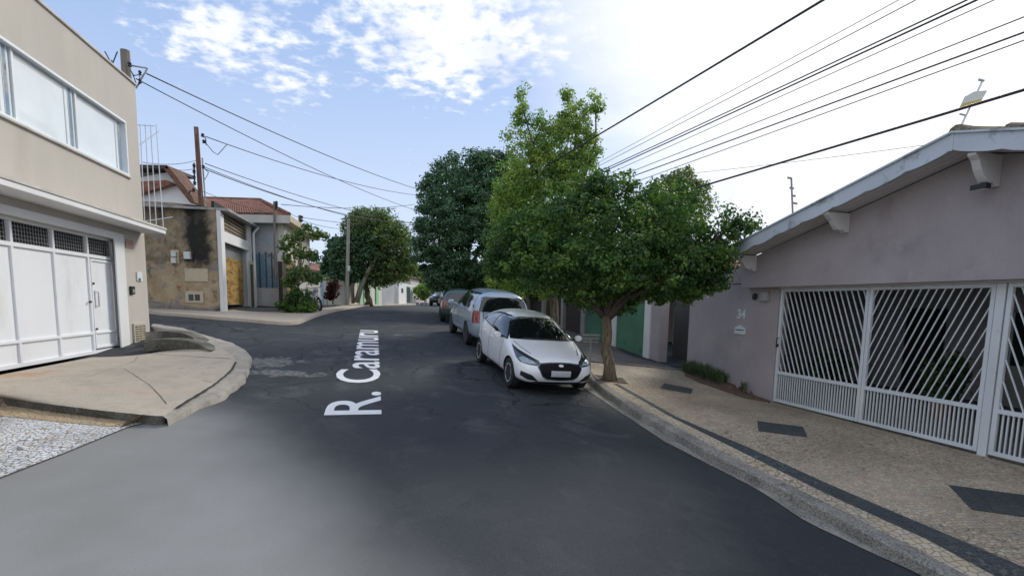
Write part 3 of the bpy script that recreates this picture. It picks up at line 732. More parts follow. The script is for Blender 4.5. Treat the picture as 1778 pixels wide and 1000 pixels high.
# things on the pier
s_, z_ = lst(224, 425); a2, z2 = lst(231, 432)
o = MB().wbox(LW, lst(217,420)[0], a2, z2, lst(224,417)[1], .002, .02).build('number_plaque', 'red_plaque'); tag(o, 'small faded terracotta plaque high on the pier beside the garage gate', 'plaque')
mb = MB(); mb.wbox(LW, lst(236,476)[0], lst(245,476)[0], lst(240,488)[1], lst(240,472)[1], .002, .03); o = mb.build('meter_notice', 'sign_white', bevel=.005)
MB().wbox(LW, lst(238,480)[0], lst(241,480)[0], lst(240,487)[1], lst(240,483)[1], .031, .04).build('switch', 'dark_teal', o)
tag(o, 'white electric box cover on the beige pier above the intercom', 'meter box')
mb = MB(); mb.wbox(LW, lst(224.5,505)[0], lst(231,505)[0], lst(228,511)[1], lst(228,497)[1], .002, .05); o = mb.build('intercom', 'black_plastic', bevel=.01)
MB().wbox(LW, lst(226.5,505)[0], lst(229.5,505)[0], lst(228,508)[1], lst(228,502)[1], .051, .056).build('keypad', 'alu', o)
tag(o, 'small dark intercom on the beige pier right of the gate', 'intercom')
a, b = lst(232,580)[0], lst(250,580)[0]; c, d = lst(240,592)[1], lst(240,564)[1]
vt = thing('wall_vent', LW.P((a+b)/2, c), 'square louvred meter grille low on the pier near the steps', 'grille')
MB().wbox(LW, a, b, c, d, .002, .012).build('backing', 'dark_void', vt)
fr = MB(); fr.wbox(LW, a-.04, b+.04, d, d+.04, .003, .04); fr.wbox(LW, a-.04, b+.04, c-.04, c, .003, .04); fr.wbox(LW, a-.04, a, c, d, .003, .04); fr.wbox(LW, b, b+.04, c, d, .003, .04); fr.build('frame', 'beige_paint', vt)
sl_ = MB()
for k in range(7): z_ = c+(d-c)*(k+.4)/7; sl_.wbox(LW, a, b, z_, z_+(d-c)*.07, .014, .03)
for k in (1, 2): sl_.wbox(LW, a+(b-a)*k/3-.008, a+(b-a)*k/3+.008, c, d, .031, .036)
sl_.build('louvres', 'faded_cream', vt)
# rod rack beside the corner above the ledge
rk = thing('rod_rack', LW.P(LEND+.5, 4.4, .2), 'rack of thin upright steel rods rising beside the corner of the beige building', 'metal rack')
zz0 = Py(262, 400, 13.6).z
mb = MB()
for u0, u1, yy in ((252, 243, 13.7), (262, 252, 13.75), (272, 261, 13.8), (284, 271, 13.9)):
    p0 = Py(u0, 400, yy); p1 = Py(u1, 216, yy); mb.tube([p0, p1], .011, 6)
mb.tube([Py(235,217,13.6), Py(268,219,13.9)], .012, 6); mb.tube([Py(243,251,13.6), Py(276,228,14.1)], .014, 6); mb.tube([Py(246,385,13.7), Py(300,377,14.3)], .009, 6)
mb.tube([Py(246,398,13.6), Py(288,404,14.0)], .012, 6)
mb.build('rods', 'white_metal', rk)
# concrete steps by the corner
def taper_step(px, hs, back, name, m_):
    P_ = [Pg(u, v, .13) for u, v in px]; P_ = resample(P_, 14); n = 15; mb = MB()
    H_ = []
    for i in range(n):
        f = i/(n-1)*(len(hs)-1); k = min(int(f), len(hs)-2); H_.append(hs[k]+(hs[k+1]-hs[k])*(f-k))
    Q = [p+Vector((-.15, 1, 0)).normalized()*back for p in P_]; vs = []
    for p, q, h_ in zip(P_, Q, H_):
        zt = p.z+h_+.01*noise.noise(p*3)
        vs += [Vector((p.x,p.y,p.z-.1)), Vector((p.x,p.y,zt)), Vector((q.x,q.y,max(zt, q.z-.02))), Vector((q.x,q.y,q.z-.1))]
    fs = [(4*i+a, 4*i+(a+1) % 4, 4*i+4+(a+1) % 4, 4*i+4+a) for i in range(n-1) for a in range(4)] + [(0,1,2,3), (4*n-1,4*n-2,4*n-3,4*n-4)]
    mb.add(vs, fs); return mb.build(name, m_)
o = taper_step([(250,603),(285,600),(320,600),(345,602),(366,608)], [.15,.15,.12,.05,.0], .5, 'concrete_step', 'step_dark'); tag(o, 'lower dark concrete step tapering away from the corner pier', 'step', 'steps at the corner')
o = taper_step([(254,594),(285,590),(315,589),(335,592),(352,598)], [.24,.21,.15,.06,.0], .6, 'concrete_step', 'step_dark'); tag(o, 'upper dirty concrete step behind the lower one at the corner', 'step', 'steps at the corner')

# ------------------------------------------------------------------ right house
W3 = Wall(RW.p, (RW.d.x, RW.d.y), -.75)      # plane of the bargeboards
W2 = Wall(RW.p, (RW.d.x, RW.d.y), -.22)      # gable wall standing proud over the gate
sr, zrdg = W3.st(1655, 238); se, ze = W3.st(1279, 428)
slope = (zrdg-ze)/(se-sr)
def rz(s): return zrdg - slope*abs(s-sr)
sw1 = rs_(1194, 600)[0]; sl0 = W2.st(1288, 480)[0]
gs1 = rs_(1353, 520)[0]; gbz = .46; gtz = rs_(1500, 500)[1]+.02
near_s = 2*sr-sw1
h = thing('gabled_house', RW.P(sr, .3), 'low mauve gabled house with carport gate and pale scalloped bargeboards', 'house')
zl = W2.st(1500, 493)[1]
mb = MB()
mb.wbox(RW, gs1, sw1, -.6, zl+.1, 0, .25); mb.build('front_wall', 'pink_plain', h)
MB().wbox(RW, sw1-.25, sw1, -.6, zl+.1, .25, 7).build('end_wall', 'pink_plain', h); MB().wbox(RW, near_s, near_s+.25, -.6, zl+.1, 0, 7).build('end_wall', 'pink_plain', h)
mb = MB()
# gable wall
gp = [(sl0, zl), (near_s, zl), (near_s, rz(near_s)-.18), (sr, rz(sr)-.18), (sl0, rz(sl0)-.18)]
MB().wpoly(W2, gp, 0, .30).build('gable_wall', 'pink_wall', h)
MB().wpoly(RW, [(sl0+.0, zl+.12), (sw1, zl+.12), (sw1, rz(sw1)-.16), (sl0, rz(sl0)-.16)], .0, .25).build('gable_wall', 'pink_plain', h)
# roof slabs, soffit boards, fascia
def rslab(name, m_, sa, sb, t0, t1, o0, o1, mbx=None):
    mb = mbx or MB()
    q = [(sa, rz(sa)+t0), (sb, rz(sb)+t0), (sb, rz(sb)+t1), (sa, rz(sa)+t1)]
    mb.wpoly(RW, q, o0, o1); return mb if mbx else mb.build(name, m_, h)
sE, sN = se+.25, 2*sr-se-.25
rslab('roof', 'old_tile', sr, sE, -.02, .04, -.72, 7.5)
rslab('roof', 'old_tile', sN, sr, -.02, .04, -.72, 7.5)
# soffit boards
for sa, sb in ((sr, sE-.05), (sN+.05, sr)):
    mb = MB(); n_ = 7
    for k in range(n_):
        o0 = -.70+.5*k/n_; rslab('', '', sa, sb, -.16-.004*(k % 2), -.13, o0+.004, o0+.5/n_-.004, mb)
    mb.build('soffit', 'soffit_paint', h)
# bargeboards with a scalloped lower edge
for sa, sb in ((sr, sE), (sr, sN)):
    n_ = 90; L_ = abs(sb-sa); top = []; bot = []
    for k in range(n_+1):
        s = sa+(sb-sa)*k/n_; d_ = L_*k/n_
        ph = (d_/.62) % 1; sc_ = .03*(1-abs(math.sin(math.pi*ph))**.6) + .012*(noise.noise(Vector((d_*3, sa, 0))))
        top.append((s, rz(s)+.045)); bot.append((s, rz(s)-.20+sc_*1.3))
    vs_ = []; mb = MB()
    for o_ in (-.765, -.735):
        vs_ += [RW.P(s, z, o_) for s, z in top] + [RW.P(s, z, o_) for s, z in bot]
    m1 = n_+1; fs = []
    for k in range(n_):
        a, b, c, d = k, k+1, m1+k+1, m1+k
        fs += [(a,b,c,d), (2*m1+a, 2*m1+d, 2*m1+c, 2*m1+b), (a, 2*m1+a, 2*m1+b, b), (d, c, 2*m1+c, 2*m1+d)]
    fs += [(0, m1, 3*m1, 2*m1), (n_, 2*m1+n_, 3*m1+n_, m1+n_)]
    mb.add(vs_, fs); mb.build('bargeboard', 'fascia_paint', h)
    mb = MB(); mb.wpoly(RW, [(sa, rz(sa)+.047), (sb, rz(sb)+.047), (sb, rz(sb)+.075), (sa, rz(sa)+.075)], -.80, -.60); mb.build('drip_edge', 'fascia_paint', h)
MB().wbox(RW, sr-.02, sr+.02, rz(sr)-.19, rz(sr)+.04, -.775, -.7651).build('joint_cover', 'fascia_paint', h)
# ridge and verge tiles
mb = MB(); random.seed(3)
for k in range(16):
    o_ = -.70+k*.42; rr = .12*random.uniform(.9, 1.15); dz = random.uniform(-.02, .03)
    mb.tube([RW.P(sr, zrdg+.05+dz, o_), RW.P(sr, zrdg+.075+dz, o_+.45)], [rr, rr*.8], 10)
for sgn in (1, -1):
    for k in range(22):
        a = k*.42/1.0
        if a > (sE-sr)-.5: break
        for row in range(1 if k < 60 else 0):
            s = sr+sgn*(a+.1); s2 = sr+sgn*(a+.50); rr = .05 if (sgn > 0 and k > 1) else .085*random.uniform(.8, 1.25)
            mb.tube([RW.P(s, rz(s)+.07, -.55), RW.P(s2, rz(s2)+.055, -.55)], [rr, rr*.85], 8)
mb.build('ridge_tiles', 'old_tile', h)
# scroll brackets under the overhang
def bracket(sx, zoff=0, wd=.11, hh=.34):
    zt_ = rz(sx)-.165-abs(slope)*wd
    pts = [(-.22, zt_), (-.22, zt_-hh), (-.30, zt_-hh-.0), (-.36, zt_-hh+.05), (-.40, zt_-hh+.03), (-.47, zt_-hh+.05), (-.54, zt_-hh+.12), (-.60, zt_-hh+.20), (-.66, zt_-.10), (-.73, zt_-.04), (-.73, zt_)]
    mb = MB(); mb.prism([RW.P(sx, z, o_) for o_, z in pts], RW.d*wd); return mb.build('bracket', 'soffit_paint', h, bevel=.008)
bracket(W2.st(1475, 395)[0]); bracket(W2.st(1314, 458)[0]); bracket(W2.st(1737, 290)[0]-.02, hh=.42)
s3 = 2*sr-W2.st(1475,395)[0]; bracket(s3)
# lintel / beam underside and carport interior
MB().wbox(RW, near_s, gs1+.1, gtz+.10, zl+.1, .081, .30).build('lintel', 'pink_plain', h)
MB().wbox(RW, near_s+.25, sw1-.25, zl+.12, zl+.2, .32, 7).build('ceiling', 'soffit_paint', h)
MB().wbox(RW, near_s+.25, sw1-.25, .30, .44, .10, 7).build('carport_floor', 'kerb_dark', h)
bk = MB(); bk.wbox(RW, near_s+.25, sw1-.25, .44, zl+.12, 5.0, 5.2); bk.build('back_wall', 'dim_wall', h)
bs = gs1-1.0
d_ = MB(); d_.wbox(RW, bs+1.0, bs+1.9, .45, 2.55, 4.90, 4.99); dd = d_.build('door', 'dark_brown', h)
w_o = MB(); w_o.wbox(RW, bs-1.6, bs-.1, 1.35, 2.5, 4.93, 4.99); wn = w_o.build('window', 'pane_dark', h)
fr = MB()
for k in range(6): fr.wbox(RW, bs-1.6+.3*k-.015, bs-1.6+.3*k+.015, 1.35, 2.5, 4.90, 4.928)
fr.build('window_bars', 'white_metal', wn)
# lower wall return + floor of entry recess handled below
for k_, (u_, v_, hh_) in enumerate(((1440, 640, .8), (1640, 655, 1.0))):
    pp = RW.P(Wall(RW.p, (RW.d.x, RW.d.y), 2.2).st(u_, v_)[0], .44, 2.2)
    POTS = globals().setdefault('POTS', []); POTS.append((pp, hh_))
# ---- carport gate
def gate_leaf(sa, sb, lean, name, label, fixed=False):
    W = Wall(RW.p, (RW.d.x, RW.d.y), .04)
    t = thing(name, W.P((sa+sb)/2, gbz), label, 'gate', 'leaves of the white carport gate')
    zmid = 1.10; f = MB(); r_ = .03
    f.wbox(W, sa, sa+.06, gbz, gtz, -r_, r_); f.wbox(W, sb-.06, sb, gbz, gtz, -r_, r_)
    f.wbox(W, sa+.06, sb-.06, gbz, gbz+.06, -r_, r_); f.wbox(W, sa+.06, sb-.06, gtz-.06, gtz, -r_, r_); f.wbox(W, sa+.06, sb-.06, zmid-.03, zmid+.035, -r_, r_)
    f.build('frame', 'gate_metal', t, bevel=.004)
    lb = MB(); n_ = int((sb-sa-.12)/.060)
    for k in range(1, n_): s = sa+.06+(sb-sa-.12)*k/n_; lb.wbox(W, s-.0085, s+.0085, gbz+.06, zmid-.03, -.012, .012)
    lb.build('lower_bars', 'gate_metal', t)
    ub = MB(); H = gtz-.06-zmid-.035; z0 = zmid+.035; z1 = gtz-.06
    off = H*lean; A, B = sa+.06, sb-.06; sp = .122
    k0 = int(-abs(off)/sp)-2; k1 = int((B-A+abs(off))/sp)+2
    for k in range(k0, k1+1):
        b0 = A+k*sp; t0 = b0+off
        # clip to the leaf
        def cl(sv): return (sv-b0)/off
        f0, f1 = 0, 1
        for lim in (A, B):
            fl = cl(lim)
            if off > 0:
                if lim == A: f0 = max(f0, fl)
                else: f1 = min(f1, fl)
            else:
                if lim == A: f1 = min(f1, fl)
                else: f0 = max(f0, fl)
        if f1-f0 < .03: continue
        p0, p1 = W.P(b0+off*f0, z0+H*f0), W.P(b0+off*f1, z0+H*f1)
        wv = W.d*.0085; nn = W.n*.009
        ub.hexa([p0-wv-nn, p0+wv-nn, p0+wv+nn, p0-wv+nn, p1-wv-nn, p1+wv-nn, p1+wv+nn, p1-wv+nn])
    ub.build('diagonal_bars', 'gate_metal', t)
    return t, W
sA = gs1-.02; sB = rs_(1500, 600)[0]; sCc = rs_(1724, 600)[0]
l1, WG = gate_leaf(sB, sA, .40, 'carport_gate', 'white barred carport gate leaf next to the house number, bars slanting down toward the street lamp side')
l1['label'] = 'leftmost white carport gate leaf, beside the house number, bars leaning left at the top'
l2, _ = gate_leaf(sCc+.05, sB-.01, -.42, 'carport_gate', 'middle white carport gate leaf, the widest in view, bars leaning right at the top')
l3, _ = gate_leaf(sCc-2.2, sCc-.09, .40, 'carport_gate', 'rightmost white carport gate leaf, cut off by the edge of the photo')
MB().wbox(RW, sCc-.07, sCc+.04, .40, gtz+.0, .0, .075).build('gate_post', 'gate_metal', h, bevel=.005)
MB().wbox(RW, near_s+.25, gs1-.0, gtz+.003, gtz+.098, .005, .09).build('gate_track', 'soffit_paint', h)
MB().wbox(RW, near_s+.25, sCc-2.21, .40, gtz, .0, .2).build('side_front_wall', 'pink_plain', h)
mb = MB(); s_ = sA-.03; mb.lathe(WG.P(s_, rs_(1349,600)[1], -.05), [(0,-.02),(.03,-.02),(.03,.02),(0,.02)], 'X', 12); 
z_ = rs_(1349, 592)[1]
mb.tube([WG.P(s_-.01, z_+.07, -.03), WG.P(s_-.01, z_+.07, -.08), WG.P(s_-.01, z_-.07, -.08), WG.P(s_-.01, z_-.07, -.03)], .012, 8); mb.build('handle', 'black_plastic', l1)
# fittings on the wall
s_, z_ = rs_(1312, 515); o = MB().lathe(RW.P(s_, z_, -.03), [(0,-.035),(.05,-.035),(.075,-.02),(.075,.028),(0,.028)], 'X', 20).build('round_siren', 'black_plastic', smooth=True); tag(o, 'round dark siren on the mauve wall beneath the gable overhang', 'siren')
mb = MB(); mb.wbox(RW, rs_(1324,515)[0], rs_(1337,515)[0], rs_(1330,523)[1], rs_(1330,507)[1], -.07, -.002); o = mb.build('vent_box', 'grey_post', bevel=.01)
mb = MB()
for k in range(4): mb.wbox(RW, rs_(1325,515)[0], rs_(1336,515)[0], rs_(1330,521)[1]+.045*k, rs_(1330,521)[1]+.045*k+.02, -.078, -.0701)
mb.build('slats', 'alu', o); tag(o, 'grey slatted box on the mauve wall right of the round siren', 'vent box')
def text_on(W, s, z, txt, size, o, m_, name, dirn=-1, ext=.006):
    fc = bpy.data.curves.new('t', 'FONT'); fc.body = txt; fc.size = size; fc.extrude = ext; fc.offset = size*.03; fc.align_x = 'CENTER'; fc.align_y = 'CENTER'
    ob = bpy.data.objects.new('t', fc); C.objects.link(ob); bpy.context.view_layer.update()
    me = bpy.data.meshes.new_from_object(ob.evaluated_get(bpy.context.evaluated_depsgraph_get())); bpy.data.objects.remove(ob)
    me.name = name
    X = W.d*dirn; Z = Vector((0,0,1)); Y = X.cross(Z)     # text plane X,Z; facing -Y
    m_x = Matrix((X, Z, X.cross(Z))).transposed().to_4x4()
    me.transform(m_x); me.materials.append(M[m_])
    r = bpy.data.objects.new(name, me); C.objects.link(r); r.location = W.P(s, z, o); return r
s_, z_ = rs_(1288, 546); o = text_on(RW, s_, z_, '34', .30, -.012, 'sign_white', 'house_number'); tag(o, 'white house number 34 on the mauve wall', 'house number')
a, b = rs_(1277, 573)[0], rs_(1295, 573)[0]; c = rs_(1286, 580)[1]; d = rs_(1286, 569)[1]; e = rs_(1286, 564)[1]
o = MB().wpoly(RW, [(a, c), (b, c), (b, d), ((a+b)/2, e), (a, d)], -.03, -.002).build('letter_slot', 'sign_white'); 
MB().wbox(RW, a-.04, b+.04, (c+d)/2+.015, (c+d)/2+.035, -.034, -.0301).build('slot', 'black_plastic', o); tag(o, 'white house-shaped letter slot below the house number', 'mailbox')
s_, z_ = W2.st(1722, 327); fl = thing('floodlight', W2.P(s_, z_, 0), 'small black floodlight mounted under the gable peak', 'floodlight')
mb = MB(); p = W2.P(s_, z_, -.22); mb.box(p, (.05, .10, .035), math.atan2(W2.d.y, W2.d.x)+R(90), rx=0); mb.tube([W2.P(s_, z_, -.18), W2.P(s_, z_+.05, -.02), W2.P(s_, z_+.05, .0)], .014, 6); mb.build('housing', 'black_plastic', fl, bevel=.008)
mb = MB(); mb.box(p+Vector((0,0,-.036)), (.035, .08, .004), math.atan2(W2.d.y, W2.d.x)+R(90)); mb.build('lens', 'sign_white', fl)
# roof mast with warning plate, electric-fence post
p0 = Py(1664, 226, 8.2); p1 = Py(1706, 141, 8.2)
m_ = thing('roof_mast', p0, 'thin leaning roof mast carrying a small white and yellow plate', 'mast')
mb = MB(); mb.tube([p0-Vector((0.1,0,.3)), p1], .014, 8); mb.tube([p1+Vector((-.06,0,.02)), p1+Vector((.02,0,0))], .018, 8); q = p0.lerp(p1, .3); mb.tube([q, q+Vector((-.09,0,.02))], .014, 6); mb.build('pole', 'alu', m_)
pl = [Py(1664,191,8.15), Py(1700,181,8.15), Py(1713,158,8.15), Py(1690,160,8.15), Py(1675,168,8.15)]
MB().prism(pl, (0, -.015, 0)).build('sign_plate', 'sign_white', m_)
MB().prism([Py(1664,191,8.13), Py(1700,181,8.13), Py(1705,172,8.13), Py(1670,181,8.13)], (0, -.008, 0)).build('yellow_band', 'sign_yellow', m_)
p0 = Py(1386, 362, 13.2); p1 = Py(1374, 309, 13.2); ef = thing('fence_mast', p0, 'thin post with insulator stubs standing behind the mauve roof', 'post')
mb = MB(); mb.tube([p0-Vector((0,0,1.2)), p1], .022, 6); 
for k in (.02, .35, .6, .85): q = p1.lerp(p0, k); mb.tube([q, q+Vector((-.1,0,.02))], .025, 6)
mb.build('post', 'grey_post', ef)
# planting strip along the wall
e1 = [hit(PB, u, v) for u, v in [(1190,652),(1215,664),(1260,680),(1300,692),(1338,699)]]
e2 = [RW.P(rs_(u, 650)[0], rbase(rs_(u,650)[0])) for u in (1190,1215,1260,1300,1338)]
drape('planting_bed', [e1, e2], 'soil', PB, .012, 40, [2])
mb = MB(); mb.tube([p+Vector((0,0,.015)) for p in resample(e1, 20)], .03, 6); o = mb.build('bed_edging', 'soil'); tag(o, 'low reddish edging of the planting bed along the mauve wall', 'edging')

# ---- entry recess, pillars, green wall and dark fence further along
def rwbox(u0, u1, z0, z1, o0, o1, mb=None):
    mb = mb or MB(); a, b = rs_(u0, 560)[0], rs_(u1, 560)[0]; return mb.wbox(RW, a, b, z0, z1, o0, o1)
zt_ = 3.0
o = MB(); rwbox(1110, 1198, .5, zt_, 1.3, 1.5, o); en = o.build('entry_wall', 'entry_shade_tone'); tag(en, 'shade-coloured recessed wall of the side entrance beside the mauve house', 'wall')
a, b = rs_(1169,560)[0], rs_(1188,560)[0]
mb = MB(); mb.wbox(RW, a, b, 1.95, 2.35, 1.15, 1.298); MB().wbox(RW, b+.12, b+.35, 2.02, 2.2, 1.14, 1.149).build('meter_glass', 'pane_dark', mb.build('meter_cabinet', 'pale_wall', en))
fr = MB(); 
for k in range(8): s = b+(a-b)*(k/7)*1.0; fr.wbox(RW, s-.01, s+.01, .75, 1.75, 1.2, 1.22)
fr.wbox(RW, b, a, 1.75, 1.78, 1.2, 1.22); fr.build('grille', 'dark_brown', en)
o = rwbox(1131, 1146, .4, zt_+.1, 0, .3).build('mauve_pillar', 'pink_plain'); tag(o, 'mauve wall end between the recessed entry and the white pillar', 'pillar')
o = rwbox(1121, 1130.5, .4, 2.75, -.06, .3).build('white_pillar', 'white_paint', bevel=.01); tag(o, 'white pillar at the right end of the green wall', 'pillar', 'pillars of the green wall')
o = rwbox(1071, 1120.5, .4, 2.55, 0, .2).build('green_wall', 'green_wall'); tag(o, 'low dirty green wall seen right of the street tree trunk', 'wall')
o = rwbox(1064, 1070.5, .4, 2.7, -.06, .3).build('white_pillar', 'white_paint', bevel=.01); tag(o, 'white pillar just behind the street tree trunk', 'pillar', 'pillars of the green wall')
o = rwbox(1017, 1063.5, .4, 2.55, 0, .2).build('green_wall', 'green_wall'); tag(o, 'green wall section left of the street tree trunk', 'wall')
o = rwbox(1010, 1016.5, .4, 2.9, -.06, .3).build('white_pillar', 'grey_post', bevel=.01); tag(o, 'mottled slim pillar behind the litter basket', 'pillar', 'pillars of the green wall')
o = rwbox(900, 1009.5, .9, 3.6, .05, .2).build('dark_fence', 'dark_brown'); tag(o, 'long dark brown fence in the shade behind the white hatchback', 'fence')
for i, (u, lab) in enumerate(((980, 'grey post of the dark fence, nearest to the green wall'), (945.5, 'middle grey post of the dark fence above the hatchback roof'), (918, 'grey post of the dark fence nearest the silver van'))):
    a = rs_(u, 540)[0]; o = MB().wbox(RW, a-.14, a+.14, 1.0, 3.5, -.12, .04).build('fence_post', 'grey_post'); tag(o, lab, 'post', 'posts of the dark fence')
# houses behind the right frontage
nb = thing('neighbour_house', RW.P(17.5, .8, 4), 'pale house half hidden by the street trees beyond the green wall', 'house')
a, b = rs_(1150,540)[0]+.3, rs_(1020,540)[0]
MB().wbox(RW, a, b, .6, 3.6, 4.0, 10).build('wall', 'pale_wall', nb)
mb = MB(); mb.hexa([RW.P(a-.4,3.5,3.4), RW.P(b+.4,3.5,3.4), RW.P(b+.4,3.6,10), RW.P(a-.4,3.6,10), RW.P(a-.4,3.6,3.4), RW.P(b+.4,3.6,3.4), RW.P(b-.5,4.6,7), RW.P(a+.5,4.6,7)]); mb.build('roof', 'clay_tile', nb)
nb = thing('neighbour_house', RW.P(27, 1, 4), 'cream house behind the dark fence, mostly hidden by trees', 'house')
MB().wbox(RW, b+1, b+13, .8, 4.4, 3.0, 11).build('wall', 'cream_wall', nb)
mb = MB(); mb.hexa([RW.P(b+.6,4.3,2.4), RW.P(b+13.4,4.3,2.4), RW.P(b+13.4,4.4,11), RW.P(b+.6,4.4,11), RW.P(b+.6,4.4,2.4), RW.P(b+13.4,4.4,2.4), RW.P(b+12,5.6,7), RW.P(b+2,5.6,7)]); mb.build('roof', 'clay_tile', nb)

# ------------------------------------------------------------------ workshop with the flaking brown wall
def Fr(y, slope=0): return Wall((0, y), (1, slope))
def px_poly(W, pts): return [W.st(u, v) for u, v in pts]
cor = Pg(384, 543); CX0, CY0 = cor.x, cor.y
SW = Wall((CX0, CY0), (-.25, 1))                       # street front of the workshop
BW = Wall((CX0, CY0), (1, .05))                        # brown wall facing us, running left from the corner
STAINX = 0
ws = thing('workshop', (CX0-3, CY0+1, 1.7), 'old workshop with flaking brown side wall, white corner pillars and a yellow roller shutter', 'building')
pts = px_poly(BW, [(374,362),(345,357),(300,352),(248,349),(120,338)])
b_ = [(pts[0][0]+.0, 1.0)] + [(a, z) for a, z in pts] + [(pts[-1][0], 1.0)]
STAINX = BW.P(BW.st(343, 400)[0], 0).x - (CX0-3)
brownwall()
MB().wpoly(BW, b_, 0, -.25).build('side_wall', 'brown_render', ws)
sl = lambda u, v, o=0: Wall(SW.p, (SW.d.x, SW.d.y), o).st(u, v)
SE_ = sl(436, 535)[0]
zA = sl(376, 363)[1]; zB = sl(434, 393)[1]
pil = MB(); a1 = sl(388, 500)[0]
pil.wpoly(SW, [(0, 1.2), (a1, 1.2), (a1, zA-.15), (0, zA-.05)], -.02, .12); 
pil.wpoly(SW, [(SE_-.45, 1.2), (SE_, 1.2), (SE_, zB-.1), (SE_-.45, zB-.05)], -.02, .12)
zl0 = sl(400, 412)[1]; zl1 = sl(400, 427)[1]
pil.wbox(SW, a1, SE_-.45, sl(400, 425)[1], sl(400, 408)[1], -.02, .10)
pil.build('pillars', 'white_paint', ws)
lv = MB(); zt2 = sl(400, 378)[1]; zc2 = sl(400, 408)[1]
for k in range(5): z_ = zc2+(zt2-zc2)*(k+.3)/5; lv.wpoly(SW, [(a1, z_), (SE_-.45, z_-.12), (SE_-.45, z_-.02), (a1, z_+.10)], -.05, .02)
lv.build('louvres', 'louvre', ws)
MB().wbox(SW, a1, SE_-.45, zc2-.3, zt2+.4, -.3, -.2).build('louvre_backing', 'dark_void', ws)
mb = MB(); mb.wpoly(SW, [(.02, zA-.04), (SE_+.35, zB-.06), (SE_+.35, zB+.02), (.02, zA+.05)], -5.9, .40); mb.build('roof', 'tin', ws)
mb = MB(); mb.wbox(SW, SE_-.1, SE_, 1.2, zB, -6, -.03); mb.wpoly(BW, [(pts[-1][0], 1), (0, 1), (0, zB), (pts[-1][0], zB)], -5.8, -6); mb.build('rear_wall', 'pale_wall', ws)
# roller shutter
m_ = bpy.data.materials.new('shutter'); m_.use_nodes = True; M['shutter'] = m_; t_ = m_.node_tree; n = t_.nodes.new; l = t_.links.new; P = t_.nodes['Principled BSDF']; P.inputs['Roughness'].default_value = .6
co = n('ShaderNodeTexCoord'); q1 = n('ShaderNodeTexNoise'); q1.inputs['Scale'].default_value = 2.2; q1.inputs['Detail'].default_value = 5; mp = n('ShaderNodeMapping'); mp.inputs['Scale'].default_value = (1,1,3); l(co.outputs['Object'], mp.inputs[0]); l(mp.outputs[0], q1.inputs['Vector'])
cr = n('ShaderNodeValToRGB'); l(q1.outputs[0], cr.inputs[0]); e = cr.color_ramp; e.elements[0].position = .35; e.elements[0].color = (.20,.11,.05,1); e.elements[1].position = .62; e.elements[1].color = (.50,.36,.10,1); x = e.elements.new(.5); x.color = (.46,.27,.06,1)
sp = n('ShaderNodeSeparateXYZ'); l(co.outputs['Object'], sp.inputs[0]); gt = n('ShaderNodeMath'); gt.operation = 'GREATER_THAN'; l(sp.outputs[2], gt.inputs[0]); gt.inputs[1].default_value = sl(400, 447)[1]-1.7
mx = n('ShaderNodeMix'); mx.data_type = 'RGBA'; l(gt.outputs[0], mx.inputs[0]); l(cr.outputs[0], mx.inputs[6]); mx.inputs[7].default_value = (.30,.31,.30,1); l(mx.outputs[2], P.inputs['Base Color'])
mb = MB(); zs0, zs1 = sl(400, 529)[1], sl(400, 425)[1]; n_ = 26; 
for k in range(n_):
    z0 = zs0+(zs1-zs0)*k/n_; z1 = zs0+(zs1-zs0)*(k+1)/n_; mb.wpoly(SW, [(a1-.0, z0), (SE_-.45, z0), (SE_-.45, z1-.03), (a1, z1-.03)], -.22, -.15); mb.wbox(SW, a1, SE_-.45, z1-.03, z1, -.22, -.20)
mb.build('roller_shutter', 'shutter', ws)
MB().wbox(SW, SE_-.62, SE_-.45, 1.3, zs1, -.2, -.021).build('jamb', 'grey_shutter', ws)
# plates and meters on the brown wall
def onbw(name, m_, box, label, cat, o=.05, lab=True):
    u0, v0, u1, v1 = box; a, z1 = BW.st(u0, v0); b, z0 = BW.st(u1, v1); ob = MB().wbox(BW, a, b, z0, z1, .003, o).build(name, m_, ws if not lab else None)
    return tag(ob, label, cat) if lab else ob
o = onbw('meter_box', 'faded_cream', (297,434,312,458), 'left pair of electricity meters on a pale backing on the brown wall', 'meter', .04)
for v0, v1 in ((437, 446), (448, 457)): a, z1 = BW.st(300, v0); b, z0 = BW.st(309, v1); MB().wbox(BW, a, b, z0, z1, .041, .14).build('meter', 'alu', o)
o = onbw('meter_box', 'dark_brown', (320,435,336,452), 'single meter in a dark surround right of the paired meters', 'meter', .03)
a, z1 = BW.st(322, 437); b, z0 = BW.st(333, 450); MB().wbox(BW, a, b, z0, z1, .031, .14).build('meter', 'sign_white', o)
onbw('blank_sign', 'faded_cream', (321,466,362,489), 'blank faded cream sign panel on the brown wall', 'sign', .03)
o = onbw('low_window', 'faded_cream', (322,505,354,526), 'small low barred window near the foot of the brown wall', 'window', .03)
for u0, u1 in ((328, 337), (339, 348)):
    a, z1 = BW.st(u0, 511); b, z0 = BW.st(u1, 522); MB().wbox(BW, a, b, z0, z1, .031, .036).build('pane', 'pane_dark', o)
fb = MB()
P1 = [BW.st(u, v) for u, v in [(374,538),(340,533),(250,520),(120,505)]]
fb.wpoly(BW, [P1[0], P1[1], P1[2], P1[3], (P1[3][0], 1), (P1[0][0], 1)], .002, .16); o = fb.build('wall_plinth', 'kerb_dark'); tag(o, 'low stained concrete plinth along the foot of the brown wall', 'plinth')
# downpipe at the right end of the workshop
mb = MB(); p = SW.P(SE_+.1, 0, .2); zz = sl(440, 398)[1]; mb.tube([Vector((p.x, p.y, 1.6)), Vector((p.x, p.y, zz-.3)), SW.P(SE_+.25, zz, .4)], .06, 8); mb.build('downpipe', 'white_paint', ws, smooth=True)

